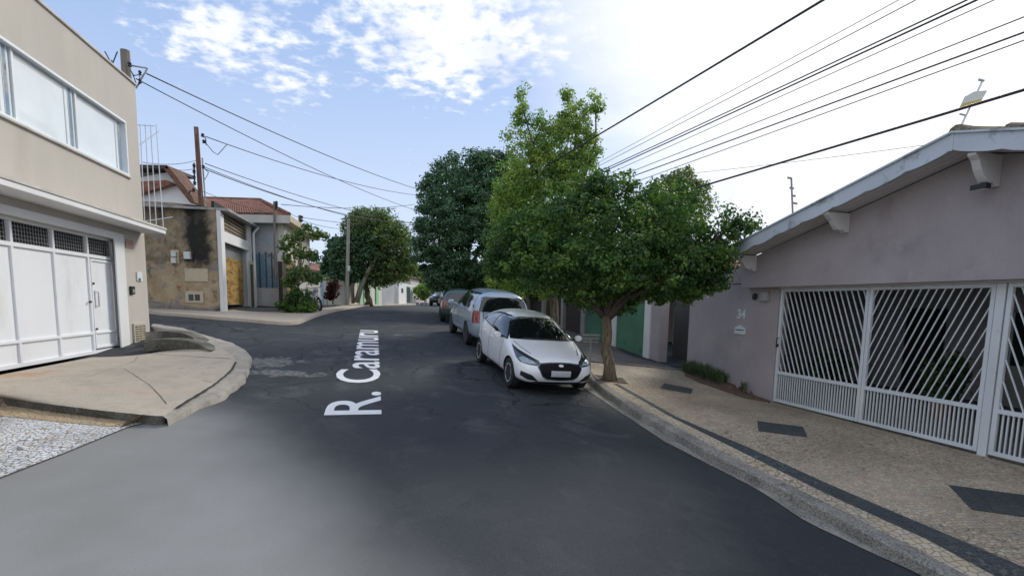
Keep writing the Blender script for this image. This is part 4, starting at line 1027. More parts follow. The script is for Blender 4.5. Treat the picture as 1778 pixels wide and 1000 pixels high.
# ------------------------------------------------------------------ houses behind and beside it
def roofquad(u_, W, o0, o1): return None
wh = thing('white_gable_house', (-15, 25, 2), 'white rendered house gable with tiled verge rising behind the brown wall', 'house')
Wg = Fr(24.5)
MB().wpoly(Wg, px_poly(Wg, [(215,380),(215,318),(245,308),(297,298),(309,314),(325,336),(341,355),(352,362),(352,380)]), 0, -.4).build('wall', 'white_paint', wh)
MB().wpoly(Wg, px_poly(Wg, [(215,318),(215,296),(296,298),(296,316),(245,318)]), -.3, -.6).build('upper_wall', 'grey_post', wh)
MB().wpoly(Wg, px_poly(Wg, [(215,338),(215,320),(297,316),(309,322),(262,336),(246,341)]), .35, .02).build('lean_to_roof', 'clay_tile', wh)
mb = MB(); mb.wpoly(Wg, px_poly(Wg, [(215,290),(302,292),(305,298),(215,296)]), .5, -1.5); mb.build('roof_edge', 'dark_brown', wh)
mb = MB(); mb.wpoly(Wg, px_poly(Wg, [(302,292),(312,303),(330,326),(345,344),(350,356),(342,356),(326,336),(310,314),(298,299)]), .5, -.6); mb.build('verge_tiles', 'tile_brown', wh)
gh = thing('grey_house', (-13.5, 27, 2.1), 'blue-grey two-tone house with red tiled hip roof beside the workshop', 'house')
Wf = Fr(25.0); 
hx1, zE = Wf.st(492, 376); hx0 = Wf.st(352, 376)[0]; zmid = Wf.st(460, 441)[1]; zlow = Wf.st(460, 500)[1]
DPT = 6.5
HS = Wall((hx1, 25.0), (-.2, 1))
mb = MB(); mb.wbox(Wf, hx0, hx1, zmid, zE, 0, -.25); mb.build('upper_wall', 'pale_blue_wall', gh)
mb = MB(); mb.wbox(Wf, hx0, hx1, zlow, zmid, .02, -.25); mb.build('blue_wall', 'blue_wall', gh)
mb = MB(); mb.wbox(Wf, hx0, Wf.st(485,500)[0], 1.6, zlow, .06, -.25); mb.build('lower_wall', 'pale_wall', gh)
mb = MB(); mb.wbox(Wf, Wf.st(485,500)[0]-.02, hx1, 1.6, Wf.st(490,440)[1], .07, .021); mb.build('corner_post', 'white_paint', gh)
mb = MB(); mb.wbox(HS, .0, DPT, 1.6, zE, -.25, 0); mb.build('street_wall', 'cream_wall', gh)
# bars in front of the blue wall
mb = MB()
for u in (441, 452, 463, 473, 484): a = Wf.st(u, 470)[0]; mb.wbox(Wf, a-.02, a+.02, zlow, Wf.st(u, 436+ (463-u)*.0+ 2)[1], .021, .06)
mb.build('wall_bars', 'dark_teal', gh)
# hip roof
ov = .5
A = Wf.P(hx1+ov, zE, ov); B = Wf.P(hx0-1, zE, ov); Cc = HS.P(DPT, zE, ov); 
zr_ = Wf.st(0, 0)[1]
R1 = Py(452, 349, 28.3); R2 = Py(345, 346, 28.3)
mb = MB(); Dd = Vector((B.x, 32, zE)); Cc = Vector((A.x-1.4, 32, zE))
mb.add([A, B, Dd, Cc, R1, R2, A-Vector((0,0,.1)), B-Vector((0,0,.1)), Dd-Vector((0,0,.1)), Cc-Vector((0,0,.1))], [(0,4,5,1), (0,3,4), (3,2,5,4), (2,1,5), (6,7,1,0), (9,6,0,3), (8,9,3,2), (7,8,2,1), (6,9,8,7)])
rf = mb.build('roof', 'clay_tile', gh)
mb = MB(); 
mb.hexa([A+Vector((0.02,-.02,-.38)), B+Vector((0,-.02,-.38)), B+Vector((0,.1,-.38)), A+Vector((-.1,.1,-.38)), A+Vector((0.02,-.02,-.02)), B+Vector((0,-.02,-.02)), B+Vector((0,.1,-.02)), A+Vector((-.1,.1,-.02))]); mb.build('eaves_board', 'pale_wall', gh)
mb = MB(); mb.hexa([A+Vector((.03,.0,-.30)), Cc+Vector((.03,0,-.30)), Cc+Vector((-.5,0,-.30)), A+Vector((-.5,.0,-.30)), A+Vector((.03,.0,-.02)), Cc+Vector((.03,0,-.02)), Cc+Vector((-.5,0,-.02)), A+Vector((-.5,.0,-.02))]); mb.build('soffit', 'faded_cream', gh)
# tile rows as ribs on the front slope
mb = MB()
for k in range(46):
    f = k/45; p = A.lerp(B, f); top = R1.lerp(R2, max(0, (f-.12)/.88)) if f > .12 else A.lerp(R1, f/.12)
    if f < .12: continue
    mb.tube([p+Vector((0,-.02,.03)), top+Vector((0,-.02,.03))], .05, 6)
mb.build('tile_ribs', 'clay_tile', rf)
mb = MB(); mb.tube([A+Vector((0,0,.04)), R1+Vector((0,0,.06)), R2+Vector((0,0,.06))], .09, 8); mb.build('ridge', 'clay_tile', rf)
# side door between workshop and grey house
dW = Fr(23.6); mb = MB(); a, z1 = dW.st(434, 459); b, z0 = dW.st(442, 534); mb.wbox(dW, a, b, z0, z1, 0, -.05); o = mb.build('side_door', 'dark_teal'); tag(o, 'narrow dark door between the workshop and the blue-grey wall', 'door')
mb = MB(); mb.wbox(dW, b, b+.06, z0, z1, .0, -.1); mb.wbox(dW, a-.06, a, z0, z1, .0, -.1); mb.wbox(dW, a-.06, b+.06, z1, z1+.15, 0, -.1); mb.build('frame', 'pale_wall', o)

# frontage line of the far left row
RR0 = Vector((HS.P(.2,0).x+.15, 25.2, 0)); RR1 = Py(722, 528, 60)
ROW = Wall(RR0, (RR1.x-RR0.x, RR1.y-RR0.y))
def rst(u, v, o=0): return Wall(ROW.p, (ROW.d.x, ROW.d.y), o).st(u, v)
def rowbox(u0, u1, v0, v1, o0, o1, mb=None, zlo=None):
    mb = mb or MB(); um = (u0+u1)/2; a, b = rst(u0, v1)[0], rst(u1, v1)[0]; z1 = rst(um, v0)[1]; z0 = rst(um, v1)[1] if zlo is None else zlo
    return mb.wbox(ROW, a, b, z0, z1, o0, o1)
o = rowbox(492, 500, 455, 531, 0, -.2, zlo=1.7).build('wooden_gate', 'dark_brown'); tag(o, 'dark narrow gate post right at the corner of the grey house', 'gate')
o = rowbox(500, 513, 452, 530, 0, -.15, zlo=1.7).build('wooden_gate', 'orange_wood'); tag(o, 'ochre wooden gate behind the small street tree', 'gate')
def house(u0, u1, vtop, m_, label, roofm='clay_tile', vr=None, depth=9, inset=2.5, gable=False, zlo=1.6, fmat=None):
    a, b = rst(u0, 500)[0], rst(u1, 500)[0]; z1 = rst((u0+u1)/2, vtop, )[1]
    t = thing('row_house', ROW.P((a+b)/2, 2.1, -inset-1), label, 'house')
    MB().wbox(ROW, a, b, zlo, z1, -inset, -inset-depth).build('wall', m_, t)
    zr = rst((u0+u1)/2, vr)[1] if vr else z1+1.6
    mb = MB(); e_ = .4
    if gable:
        g0 = [ROW.P(a-e_, z1, -inset+e_), ROW.P((a+b)/2, zr, -inset+e_), ROW.P(b+e_, z1, -inset+e_)]
        dd = ROW.n*(-depth-2*e_)
        mb.add([g0[0], g0[1], g0[2], g0[0]+dd, g0[1]+dd, g0[2]+dd] + [p+Vector((0,0,.12)) for p in (g0[0], g0[1], g0[2], g0[0]+dd, g0[1]+dd, g0[2]+dd)],
               [(6,7,10,9), (7,8,11,10), (0,1,7,6), (1,2,8,7), (3,9,10,4), (4,10,11,5), (0,6,9,3), (2,5,11,8), (0,3,4,1), (1,4,5,2)])
        mb.build('roof', roofm, t)
        MB().prism([ROW.P(a, z1-.01, -inset), ROW.P((a+b)/2, zr-.1, -inset), ROW.P(b, z1-.01, -inset)], ROW.n*-.2).build('gable', m_, t)
    else:
        q = [ROW.P(a-e_, z1, -inset+e_), ROW.P(b+e_, z1, -inset+e_), ROW.P(b+e_, z1, -inset-depth-e_), ROW.P(a-e_, z1, -inset-depth-e_), ROW.P(a+1.6, zr, -inset-depth/2), ROW.P(b-1.6, zr, -inset-depth/2)]
        mb.add(q, [(0,1,5,4), (1,2,5), (2,3,4,5), (3,0,4), (3,2,1,0)]); mb.build('roof', roofm, t)
    return t, a, b, z1
house(513, 536, 425, 'pale_wall', 'greyish house with brown roof behind the small street tree', vr=402, inset=4)
house(538, 556, 448, 'mint_wall', 'pale green gabled house with red-brown roof left of the tall pole', vr=424, inset=1.5, gable=True)
house(560, 600, 470, 'pale_wall', 'low house behind the large far tree', vr=452, inset=4)
house(630, 668, 478, 'cream_wall', 'cream house mostly hidden by the far tree foliage', vr=455, inset=3)
house(676, 726, 492, 'cream_wall', 'cream house with red roof between the far tree and the round tree', vr=462, inset=5, gable=True)
house(740, 800, 492, 'pale_wall', 'faded house at the end of the street behind the shrubs', vr=476, inset=2, gable=False)
def rowthing(name, m_, box, label, cat, o0=0, o1=-.2, zlo=None):
    o = rowbox(*box, o0, o1, zlo=zlo).build(name, m_); return tag(o, label, cat)
rowthing('garden_wall', 'pale_wall', (513.5, 557, 488, 531), 'pale garden wall behind the small tree and motorbike', 'wall', zlo=1.7)
rowthing('garden_wall', 'blue_wall', (557.3, 563, 478, 531), 'narrow bluish wall strip beside the red-leaved shrub', 'wall', zlo=1.7)
o = rowthing('garden_gate', 'grey_shutter', (563.2, 570, 480, 531), 'grey gate behind the red-leaved shrub', 'gate', -.05, zlo=1.7)
rowthing('garden_wall', 'cream_wall', (570.2, 621, 488, 531), 'long cream wall behind the tall pole', 'wall', zlo=1.7)
gg = rowthing('mint_gate', 'mint_wall', (622, 645, 480, 530), 'pale mint gate and wall behind the leaning dark trunk', 'gate', zlo=1.8)
for u in (624, 631, 637): rowbox(u, u+2, 482, 530, .002, .05, zlo=1.9).build('bar', 'mint_bright', gg)
o = rowthing('green_post', 'mint_bright', (651.5, 656, 481, 530), 'bright green gate post right of the leaning trunk', 'post', .1, zlo=1.8)
rowthing('garden_wall', 'cream_wall', (645.2, 651.3, 486, 530), 'cream wall piece left of the bright green post', 'wall', zlo=1.8)
rowthing('garden_wall', 'cream_wall', (656.2, 663, 482, 530), 'cream wall piece right of the bright green post', 'wall', zlo=1.8)
rowthing('sliding_gate', 'grey_shutter', (663.2, 686, 494, 528), 'plain grey sliding gate beside the white gatehouse', 'gate', zlo=1.9)
gt_ = rowthing('white_gatehouse', 'white_paint', (687, 717, 493, 528), 'small white gatehouse wall with a dark door at the bend', 'gatehouse', .3, -3, zlo=1.9)
rowbox(701, 707, 498, 525, .302, .34).build('door', 'dark_teal', gt_); rowbox(691.5, 694.5, 500.5, 508, .302, .34).build('window', 'dark_teal', gt_)
p = Pg(684, 529); mb = MB(); mb.tube([p+Vector((0,0,-.1)), p+Vector((0,0,1.3))], .05, 8); mb.tube([p+Vector((-.3,0,1.1)), p+Vector((.1,0,1.1))], .05, 8); o = mb.build('bollard_post', 'white_paint'); tag(o, 'short white post in front of the grey sliding gate', 'post')
rowthing('boundary_wall', 'pale_wall', (718, 800, 503, 528), 'greyish boundary wall at the bend behind the roadside shrub', 'wall', 0, -.3, zlo=1.9)
# litter at the bend
mb = MB(); p = Pg(729, 529)
for k in range(6): mb.box(p+Vector((random.uniform(-.6,.9), random.uniform(-.4,.4), .12)), (.16, .12, random.uniform(.08, .16)), random.uniform(0, 3))
o = mb.build('rubbish_heap', 'litter', bevel=.05); tag(o, 'small heap of pinkish rubbish bags at the bend', 'rubbish')

# ------------------------------------------------------------------ poles
def insul(mb, p, r=.05): mb.lathe(p, [(0,-.08),(r,-.06),(r*.6,-.02),(r,.02),(r*.6,.06),(0,.08)], 'Z', 8)
p1 = Py(217, 88, 16.5); p0 = Vector((p1.x, p1.y, 1.5))
tp = thing('utility_pole', p0, 'weathered wooden pole top with triangular bracket above the beige building', 'pole', 'utility poles')
MB().tube([p0, p1], [.16, .125], 12).build('pole', 'wood_pole', tp, smooth=True)
mb = MB(); a_ = Py(226,114,16.4); b = Py(256,119,16.4); c = Py(236,154,16.3); mb.tube([a_, b], .022, 6); mb.tube([b, c], .022, 6); mb.build('bracket', 'tin', tp)
mb = MB(); insul(mb, Py(225,112,16.3), .06); insul(mb, Py(243,127,16.3), .05); insul(mb, Py(243,141,16.3), .05); 
mb.tube([Py(226,122,16.3), Py(233,132,16.2), Py(241,130,16.2), Py(246,143,16.2), Py(238,150,16.2), Py(230,128,16.2)], .015, 5); mb.build('insulators', 'black_plastic', tp)
an = thing('roof_antenna', Py(196,112,14), 'two thin dark antenna rods in a V above the beige parapet', 'antenna')
mb = MB(); mb.tube([Py(182,90,13), Py(192,108,13)], .014, 5); mb.tube([Py(204,90,13), Py(196,110,13)], .014, 5); mb.tube([Py(194,105,13), Py(197,130,13)], .014, 5); mb.build('rods', 'black_plastic', an)
p1 = Py(340.5, 221, 21.6); p2 = Py(349, 350, 21.6); p0 = p2+(p2-p1)*.85
rp = thing('utility_pole', p0, 'rust-red timber utility pole with insulators behind the brown wall', 'pole', 'utility poles')
mb = MB(); mb.tube([p0, p1], [.11, .085], 8); mb.build('pole', 'rust_pole', rp)
MB().tube([p0+Vector((.19,0,0)), p1+Vector((.19,0,-1.2))], .03, 6).build('conduit', 'tin', rp)
mb = MB()
for u, v in ((337,288),(337,298),(337,308),(338,318),(336,330),(352,235),(354,246),(353,290)): insul(mb, Py(u, v, 21.4), .07)
mb.tube([Py(337,283,21.4), Py(338,322,21.4)], .03, 6); mb.tube([Py(336,333,21.4), Py(330,331,21.4), Py(328,338,21.4)], .03, 6)
mb.tube([Py(349,236,21.4), Py(357,240,21.4), Py(358,252,21.4)], .02, 5); mb.tube([Py(352,290,21.4), Py(362,300,21.4), Py(356,312,21.4), Py(352,300,21.4)], .015, 5)
mb.build('insulators', 'black_plastic', rp)
def pole(u, vt, vb, y, r, m_, label, ut=None, ins=()):
    a = Py(u, vb, y); b = Py(ut or u, vt, y); a.z -= .3
    t = thing('utility_pole', a, label, 'pole', 'utility poles'); MB().tube([a, b], [r, r*.75], 10).build('pole', m_, t, smooth=True)
    if ins:
        mb = MB()
        for u_, v_ in ins: insul(mb, Py(u_, v_, y-.2), .08)
        mb.build('insulators', 'black_plastic', t)
    return t
pole(478, 350, 470, 24.4, .06, 'wood_pole', 'dark pole with insulators in front of the grey house eaves', 476, ((480,352),(480,357),(480,362)))
pole(523, 374, 531, 27.5, .10, 'wood_pole', 'thin pole rising out of the small street tree', 520.5, ((524,377),(524,383)))
t = pole(602, 380, 530, 32, .12, 'concrete_pole', 'tall pale concrete pole in front of the large far tree', 605)
a, b = Py(604,462,31.8), Py(607,470,31.8); MB().box((a+b)/2, (.08,.03,.16)).build('notice', 'sign_white', t)
pole(764, 330, 520, 44, .16, 'concrete_pole', 'far concrete pole hidden behind the round tree', 762)

# ------------------------------------------------------------------ wires
def wire(a, b, r, sag, label, group, n=24):
    P_ = []
    for i in range(n+1):
        f = i/n; p = a.lerp(b, f); p.z -= 4*sag*f*(1-f); P_.append(p)
    mb = MB(); mb.tube(P_, r, 5); o = mb.build('cable', 'wire', smooth='all'); return tag(o, label, 'cable', group)
H = 7.2
def over(u0, v0, u1, v1, r, z, sag, label):
    a = Pz(u0, v0, z); b = Pz(u1, v1, z); d_ = (b-a).normalized(); L_ = (b-a).length
    a2 = a-d_*3; b2 = b+d_*6
    wire(a2, b2, r, sag, label, 'overhead cables along the right side of the street', 30)
over(1020, 245, 1430, -2, .022, 7.4, .02, 'thick twisted overhead cable, uppermost, from the tall light-green tree to the top edge')
over(1030, 287, 1562, -2, .007, 7.8, .02, 'thin cable, upper of the faint pair below the thick twisted cable')
over(1045, 285, 1590, -2, .009, 7.8, .03, 'thin cable, lower of the faint pair below the thick twisted cable')
over(1050, 293, 1680, -2, .014, 7.2, .02, 'upper dark cable of the close double pair in the middle')
over(1052, 296, 1697, -2, .017, 7.2, .02, 'lower and thicker cable of the close double pair in the middle')
over(1060, 300, 1727, -2, .008, 7.0, .02, 'thin cable just under the close double pair')
over(1090, 300, 1790, 23, .010, 6.8, .02, 'thin cable reaching the right edge, highest of three there')
over(1092, 308, 1790, 50, .016, 6.8, .02, 'dark medium cable, middle of three reaching the right edge')
over(1110, 313, 1790, 64, .010, 6.6, .02, 'thin cable, lowest of three reaching the right edge')
over(1190, 331, 1790, 150, .022, 5.4, .02, 'thick dark cable crossing in front of the leaning roof mast')
wire(Py(1150, 306, 15), Py(1630, 249, 9), .005, .03, 'very thin cable running from the trees to the mauve roof peak', None)
def wl(a, b, r, sag, label): wire(a, b, r, sag, label, 'cables on the left side of the street')
far_ = lambda u, v: Py(u+40, v+9, 43.6)
wl(Py(254,128,16.3), far_(722,330), .020, .35, 'upper long cable from the wooden pole top toward the round tree')
wl(Py(236,137,16.3), far_(722,368), .016, .45, 'lower long cable from the wooden pole top toward the round tree')
wl(Py(356,237,21.4), far_(722,333), .018, .5, 'cable from the top insulator of the rust-red pole')
wl(Py(356,284,21.4), far_(722,382), .016, .5, 'second cable from the rust-red pole, thin')
wl(Py(356,294,21.4), far_(722,376), .020, .8, 'third cable from the rust-red pole, thick and sagging')
wl(Py(354,290,21.4), far_(720,386), .014, .7, 'fourth cable from the rust-red pole, close under the third')
wl(Py(248,282,16), Py(340,279,21.4), .010, .1, 'short cable from the beige building corner to the rust-red pole')
wl(Py(300,294,20), Py(338,293,21.4), .010, .05, 'short lower cable reaching the rust-red pole insulators')
wl(Py(352,332,21.4), Py(478,372,24.4), .010, .1, 'cable from the foot of the rust-red pole to the grey house')
wl(Py(488,355,27), Py(720,355,43), .018, .25, 'cable crossing level above the small tree to the round tree')
wl(Py(478,357,24.4), Py(520,378,27), .012, .05, 'short cable between the two dark poles')
wl(Py(521,377,27), far_(700,378), .014, .3, 'cable from the thin pole above the large far tree')
wl(Py(522,382,27), Py(604,397,41), .014, .15, 'cable from the thin pole to the concrete pole')
mb = MB(); mb.tube([Py(355,246,21.4), Py(370,264,21.5), Py(378,269,21.6), Py(394,251,22)], .015, 5); o = mb.build('cable', 'wire'); tag(o, 'loose dangling cable loop beside the rust-red pole', 'cable', 'cables on the left side of the street')

# ------------------------------------------------------------------ trees and plants
def leaves(name, blobs, n, size, m_, parent=None, clump=.16, per=26, shell=(.72, 1.08), asp=.5, inner=.25, seed=1, droop=0, lumpk=1):
    rnd = random.Random(seed); vs = []; fs = []
    W_ = [b[4] if len(b) > 4 else (b[1]*b[2]+b[2]*b[3]+b[1]*b[3]) for b in blobs]
    org = worldloc(parent) if parent is not None else blobs[0][0]
    cnt = 0
    while cnt < n:
        b = rnd.choices(blobs, W_)[0]
        d = Vector((rnd.gauss(0,1), rnd.gauss(0,1), rnd.gauss(0,1))).normalized()
        lump = 1 + lumpk*(.22*noise.noise(d*2.1+b[0]*.7) + .10*noise.noise(d*5+b[0]))
        k = rnd.uniform(*shell) if rnd.random() > inner else rnd.uniform(.2, .8)
        c = b[0] + Vector((d.x*b[1], d.y*b[2], d.z*b[3]))*k*lump
        cs = clump*rnd.uniform(.6, 1.5); m = rnd.randint(per//2, per)
        for i in range(m):
            e = Vector((rnd.gauss(0,1), rnd.gauss(0,1), rnd.gauss(0,1))).normalized()
            p = c + Vector((e.x, e.y, e.z*.75))*cs*rnd.uniform(.55, 1.15)
            s = size*rnd.uniform(.6, 1.35)
            up = (Vector((rnd.gauss(0,.45), rnd.gauss(0,.45), rnd.uniform(.0,.7))) + e*.9 + d*.25).normalized()
            t = up.orthogonal().normalized(); t = (Matrix.Rotation(rnd.uniform(0, 6.283), 3, up) @ t)
            t = (t + Vector((0,0,-droop-.15))).normalized(); w = up.cross(t).normalized()*s*asp
            q = p + t*s*.5 - up*s*.06
            k0 = len(vs); vs += [p-org-t*s*.5, q-org*1-t*s*.45+w, p+t*s*.5-org-up*s*.12, q-org-t*s*.45-w]
            fs.append((k0, k0+1, k0+2)); fs.append((k0, k0+2, k0+3)); cnt += 1
    me = bpy.data.meshes.new(name); me.from_pydata(vs, [], fs); me.materials.append(M[m_])
    o = bpy.data.objects.new(name, me); C.objects.link(o)
    if parent is not None: o.parent = parent
    else: o.location = org
    return o
def limbs(base, tops, r0, m_, parent, fork, seed=2, n=9, wob=.12, sub=3, flare=1.5, name='trunk'):
    rnd = random.Random(seed); mb = MB(); fork = Vector(fork)
    P_ = []
    for i in range(9):
        f = i/8; p = base.lerp(fork, f) + Vector((noise.noise(Vector((f*3, seed, 0))), noise.noise(Vector((f*3, 0, seed))), 0))*wob*math.sin(math.pi*f); P_.append(p)
    mb.tube(P_, [r0*(flare if i == 0 else 1.12 if i == 1 else 1-.03*i) for i in range(9)], n)
    trunk = mb.build(name, m_, parent, smooth='all')
    mb = MB()
    for tp in tops:
        tp = Vector(tp); r1 = r0*rnd.uniform(.38, .6); L_ = (tp-fork).length
        mid = fork.lerp(tp, .45)+Vector((rnd.gauss(0,.1), rnd.gauss(0,.1), .05))*L_*.6
        Q = [fork+Vector((0,0,-r0*.8)), fork.lerp(mid, .5)+Vector((0,0,.04*L_)), mid, mid.lerp(tp, .5)+Vector((rnd.gauss(0,.05),rnd.gauss(0,.05),.03))*L_, tp]
        mb.tube(Q, [r1, r1*.85, r1*.65, r1*.42, r1*.15], 7)
        for k in range(sub):
            s = Q[2].lerp(Q[3], rnd.random()); e = s + (Vector((rnd.gauss(0,1), rnd.gauss(0,1), rnd.uniform(-.1,1.1))).normalized())*min(L_*rnd.uniform(.15,.3), .8)
            mb.tube([s, s.lerp(e,.5)+Vector((0,0,.03)), e], [r1*.35, r1*.22, r1*.08], 5)
    return trunk, mb.build('limbs', 'bark_dark' if m_ == 'bark' else m_, parent, smooth='all')
def bl(u, v, y, ru, rv=None, ry=None, w=None):
    p = Py(u, v, y); k = y/F; b = [p, ru*k, (ry if ry else ru*k*.9), (rv or ru)*k]
    return tuple(b+[w]) if w else tuple(b)

# near street tree (dark green, broad crown)
b0 = hit(PB, 1059, 659); TY = b0.y
ft = thing('street_tree', b0, 'dark green broad street tree on the right pavement beside the white hatchback', 'tree')
fk = Py(1052, 548, TY)
bl_f = [bl(1010,405,TY+.2,85,62), bl(900,430,TY+.3,58,48), bl(1110,400,TY,80,60), bl(1180,430,TY-.2,62,60), bl(960,455,TY-.8,70,45), bl(1060,460,TY-.8,80,48), bl(1150,465,TY-.6,60,45),
        bl(1235,460,TY-.2,34,38), bl(1248,415,TY,34,38), bl(1280,385,TY,26,26), bl(1205,480,TY+.2,36,34), bl(1020,340,TY+.4,34,34), bl(1060,325,TY+.3,40,26), bl(1000,485,TY+.6,60,30), bl(1110,500,TY+.5,44,24), bl(880,455,TY+.2,32,36), bl(940,400,TY+.3,60,44),
        bl(920,475,TY+.4,36,24), bl(1303,386,TY,14,13), bl(1160,350,TY+.6,44,34), bl(1050,512,TY+.2,40,22), bl(1085,528,TY+.1,22,12), bl(1015,520,TY+.3,30,16), bl(1190,500,TY,26,22), bl(1240,490,TY,20,18), bl(1150,505,TY+.1,26,16)]
leaves('crown', bl_f, 66000, .072, 'leaf_front', ft, clump=.16, per=40, seed=11, inner=.12, shell=(.74, 1.14), asp=.36, lumpk=1.5)
limbs(b0+Vector((0,0,-.05)), [b[0] for b in bl_f[:14]]+[bl_f[19][0]], .13, 'bark', ft, fk, seed=4, n=12, wob=.10, flare=1.45)
sq = [b0+Vector((x, y, 0)) for x, y in ((-.36,-.25),(.36,-.25),(.36,.36),(-.36,.36))]
drape('tree_pit', [[sq[0], sq[3]], [sq[1], sq[2]]], 'bark_dark', PB, .010, 8, [3])

# tall light green tree behind
TY2 = 19.5
tb = Vector((Py(965, 560, TY2).x, TY2, .9)); lt = thing('street_tree', tb, 'tall feathery light green tree rising behind the broad dark one', 'tree')
bl_l = [bl(912,232,TY2,20,30), bl(905,178,TY2,9,26), bl(962,252,TY2,36,44), bl(1000,205,TY2,26,26), bl(1034,180,TY2,14,18), bl(1020,262,TY2,22,30), bl(935,300,TY2,50,40), bl(900,330,TY2,38,46), bl(878,390,TY2,24,46), bl(1000,310,TY2,42,44),
        bl(960,370,TY2,70,60), bl(880,237,TY2,8,12), bl(888,270,TY2,8,24), bl(868,430,TY2-.5,16,34), bl(985,165,TY2,9,10), bl(902,205,TY2,13,16), bl(938,215,TY2,10,18), bl(868,480,TY2-1,22,20), bl(1000,420,TY2,60,60), bl(896,470,TY2,40,40), bl(950,495,TY2-1,22,22), bl(1040,200,TY2,8,10), bl(915,155,TY2,5,10), bl(935,262,TY2,22,24), bl(975,222,TY2,16,24), bl(1012,235,TY2,20,26), bl(985,285,TY2,26,22), bl(880,360,TY2,30,30)]
leaves('crown', bl_l, 70000, .09, 'leaf_light', lt, clump=.17, per=24, seed=21, inner=.06, shell=(.6, 1.1), asp=.3, droop=.3)
limbs(tb, [b[0] for b in bl_l[:11]]+[bl_l[14][0], bl_l[18][0]], .18, 'bark', lt, Py(960, 470, TY2), seed=9)

# dense round ficus
TY3 = 29
tb = Vector((Py(814, 500, TY3).x, TY3, 1.6)); rt_ = thing('street_tree', tb, 'dense round very dark green tree on the right pavement beyond the parked van', 'tree')
bl_r = [bl(824,388,TY3,104,116,3.4,5.0), bl(860,345,TY3,60,74,2.4,1.5), bl(790,345,TY3-.4,50,44,1.8,1.2), bl(770,400,TY3-.8,48,46,1.8,1.2), bl(755,440,TY3-.8,38,44,1.6,1.0), bl(825,440,TY3-2,60,50,1.8,1.2), bl(850,300,TY3-.3,42,32,1.6,.8), bl(885,380,TY3,50,80,2.4,1), bl(785,482,TY3-.8,44,24,1.8,.9), bl(850,485,TY3-.5,40,20,2,.7), bl(815,370,TY3-2.4,46,44,1.4,1.0)]
leaves('crown', bl_r, 90000, .12, 'leaf_ficus', rt_, clump=.34, per=110, seed=31, inner=.02, shell=(.90, .96), asp=.42, lumpk=.3)
limbs(tb, [b[0] for b in bl_r[:6]], .22, 'pale_bark', rt_, Py(814, 470, TY3), seed=3)
# small tree in the gap on the right, beyond the front tree
TY4 = 22
tb = Vector((5.2, TY4, 1.0)); t4 = thing('garden_tree', tb, 'lighter garden tree crown showing above the right end of the broad dark tree', 'tree')
bl_4 = [bl(1165,335,TY4,40,36), bl(1200,360,TY4,38,40), bl(1130,370,TY4,40,36), bl(1185,310,TY4,20,20), bl(1215,330,TY4,14,16), bl(1150,420,TY4,60,50)]
leaves('crown', bl_4, 20000, .10, 'leaf_far', t4, clump=.2, per=24, seed=41, inner=.1, shell=(.6, 1.1), asp=.36)
limbs(tb, [b[0] for b in bl_4[:5]], .12, 'bark', t4, Py(1160, 450, TY4), seed=13)

# far tree behind the concrete pole: pale leaning trunk, dark trunk
TY5 = 35.5
tb = Py(640, 528, TY5); tb.z = G(tb.x, tb.y)+.05; t5 = thing('street_tree', tb, 'large airy tree with a leaning dark trunk near the far green gate', 'tree')
bl_5 = [bl(660,410,TY5,45,40), bl(640,385,TY5,34,24), bl(620,400,TY5,26,26), bl(690,430,TY5,36,34), bl(640,450,TY5,44,34), bl(680,465,TY5,40,26), bl(655,480,TY5,36,18), bl(705,455,TY5,20,20), bl(662,376,TY5,14,12), bl(625,372,TY5,16,10), bl(690,405,TY5,18,18)]
leaves('crown', bl_5, 34000, .13, 'leaf_far', t5, clump=.24, per=18, seed=51, inner=.1, shell=(.65, 1.1), asp=.4)
limbs(tb, [b[0] for b in bl_5[:8]], .22, 'bark', t5, Py(636, 490, TY5), seed=5, wob=.3)
tb = Py(619, 527, TY5-1); tb.z = G(tb.x, tb.y)+.1; t6 = thing('street_tree', tb, 'slender pale-trunked tree leaning right beside the concrete pole', 'tree')
bl_6 = [bl(612,440,TY5-1,26,36), bl(596,455,TY5-1,24,36), bl(585,440,TY5-1,12,14), bl(640,430,TY5-1,26,26), bl(605,475,TY5-1,30,20)]
leaves('crown', bl_6, 12000, .15, 'leaf_ficus', t6, clump=.22, per=20, seed=61, inner=.15, shell=(.6,1.05), asp=.45)
mb = MB(); q = [(619,525),(626,500),(640,470),(655,445)]; mb.tube([Py(u, v, TY5-1.2) for u, v in q], [.2,.17,.13,.06], 8); mb.tube([Py(u, v, TY5-1.2) for u, v in [(613,527),(612,480),(616,420)]], [.12,.1,.05], 8); mb.build('trunk', 'pale_bark', t6, smooth='all')

# small street tree with the bush at its foot
TY7 = Pg(517, 543).y
tb = Py(519, 538, TY7); tb.z = zdown(FB, tb.x, tb.y, G(tb.x, tb.y)); t7 = thing('street_tree', tb, 'small sparse street tree growing out of a round bush on the left corner', 'tree')
bl_7 = [bl(505,418,TY7,13,13), bl(520,405,TY7,10,10), bl(547,405,TY7,12,10), bl(541,445,TY7,12,12), bl(500,450,TY7,10,12), bl(520,475,TY7,24,12), bl(545,483,TY7,16,12), bl(505,488,TY7,14,12), bl(492,428,TY7,8,9), bl(533,393,TY7,7,6), bl(560,410,TY7,7,6), bl(567,482,TY7,8,6), bl(520,440,TY7,12,12)]
leaves('crown', bl_7, 3600, .12, 'leaf_far', t7, clump=.12, per=10, seed=71, inner=.2, shell=(.4,1.1), asp=.42)
limbs(tb, [b[0] for b in bl_7[:8]], .07, 'pale_bark', t7, Py(517, 495, TY7), seed=6, sub=4)
tb2 = Py(517, 541, TY7-.3); tb2.z = G(tb2.x, tb2.y)+.1; bsh = thing('round_bush', tb2, 'low dark round bush around the foot of the small tree', 'bush')
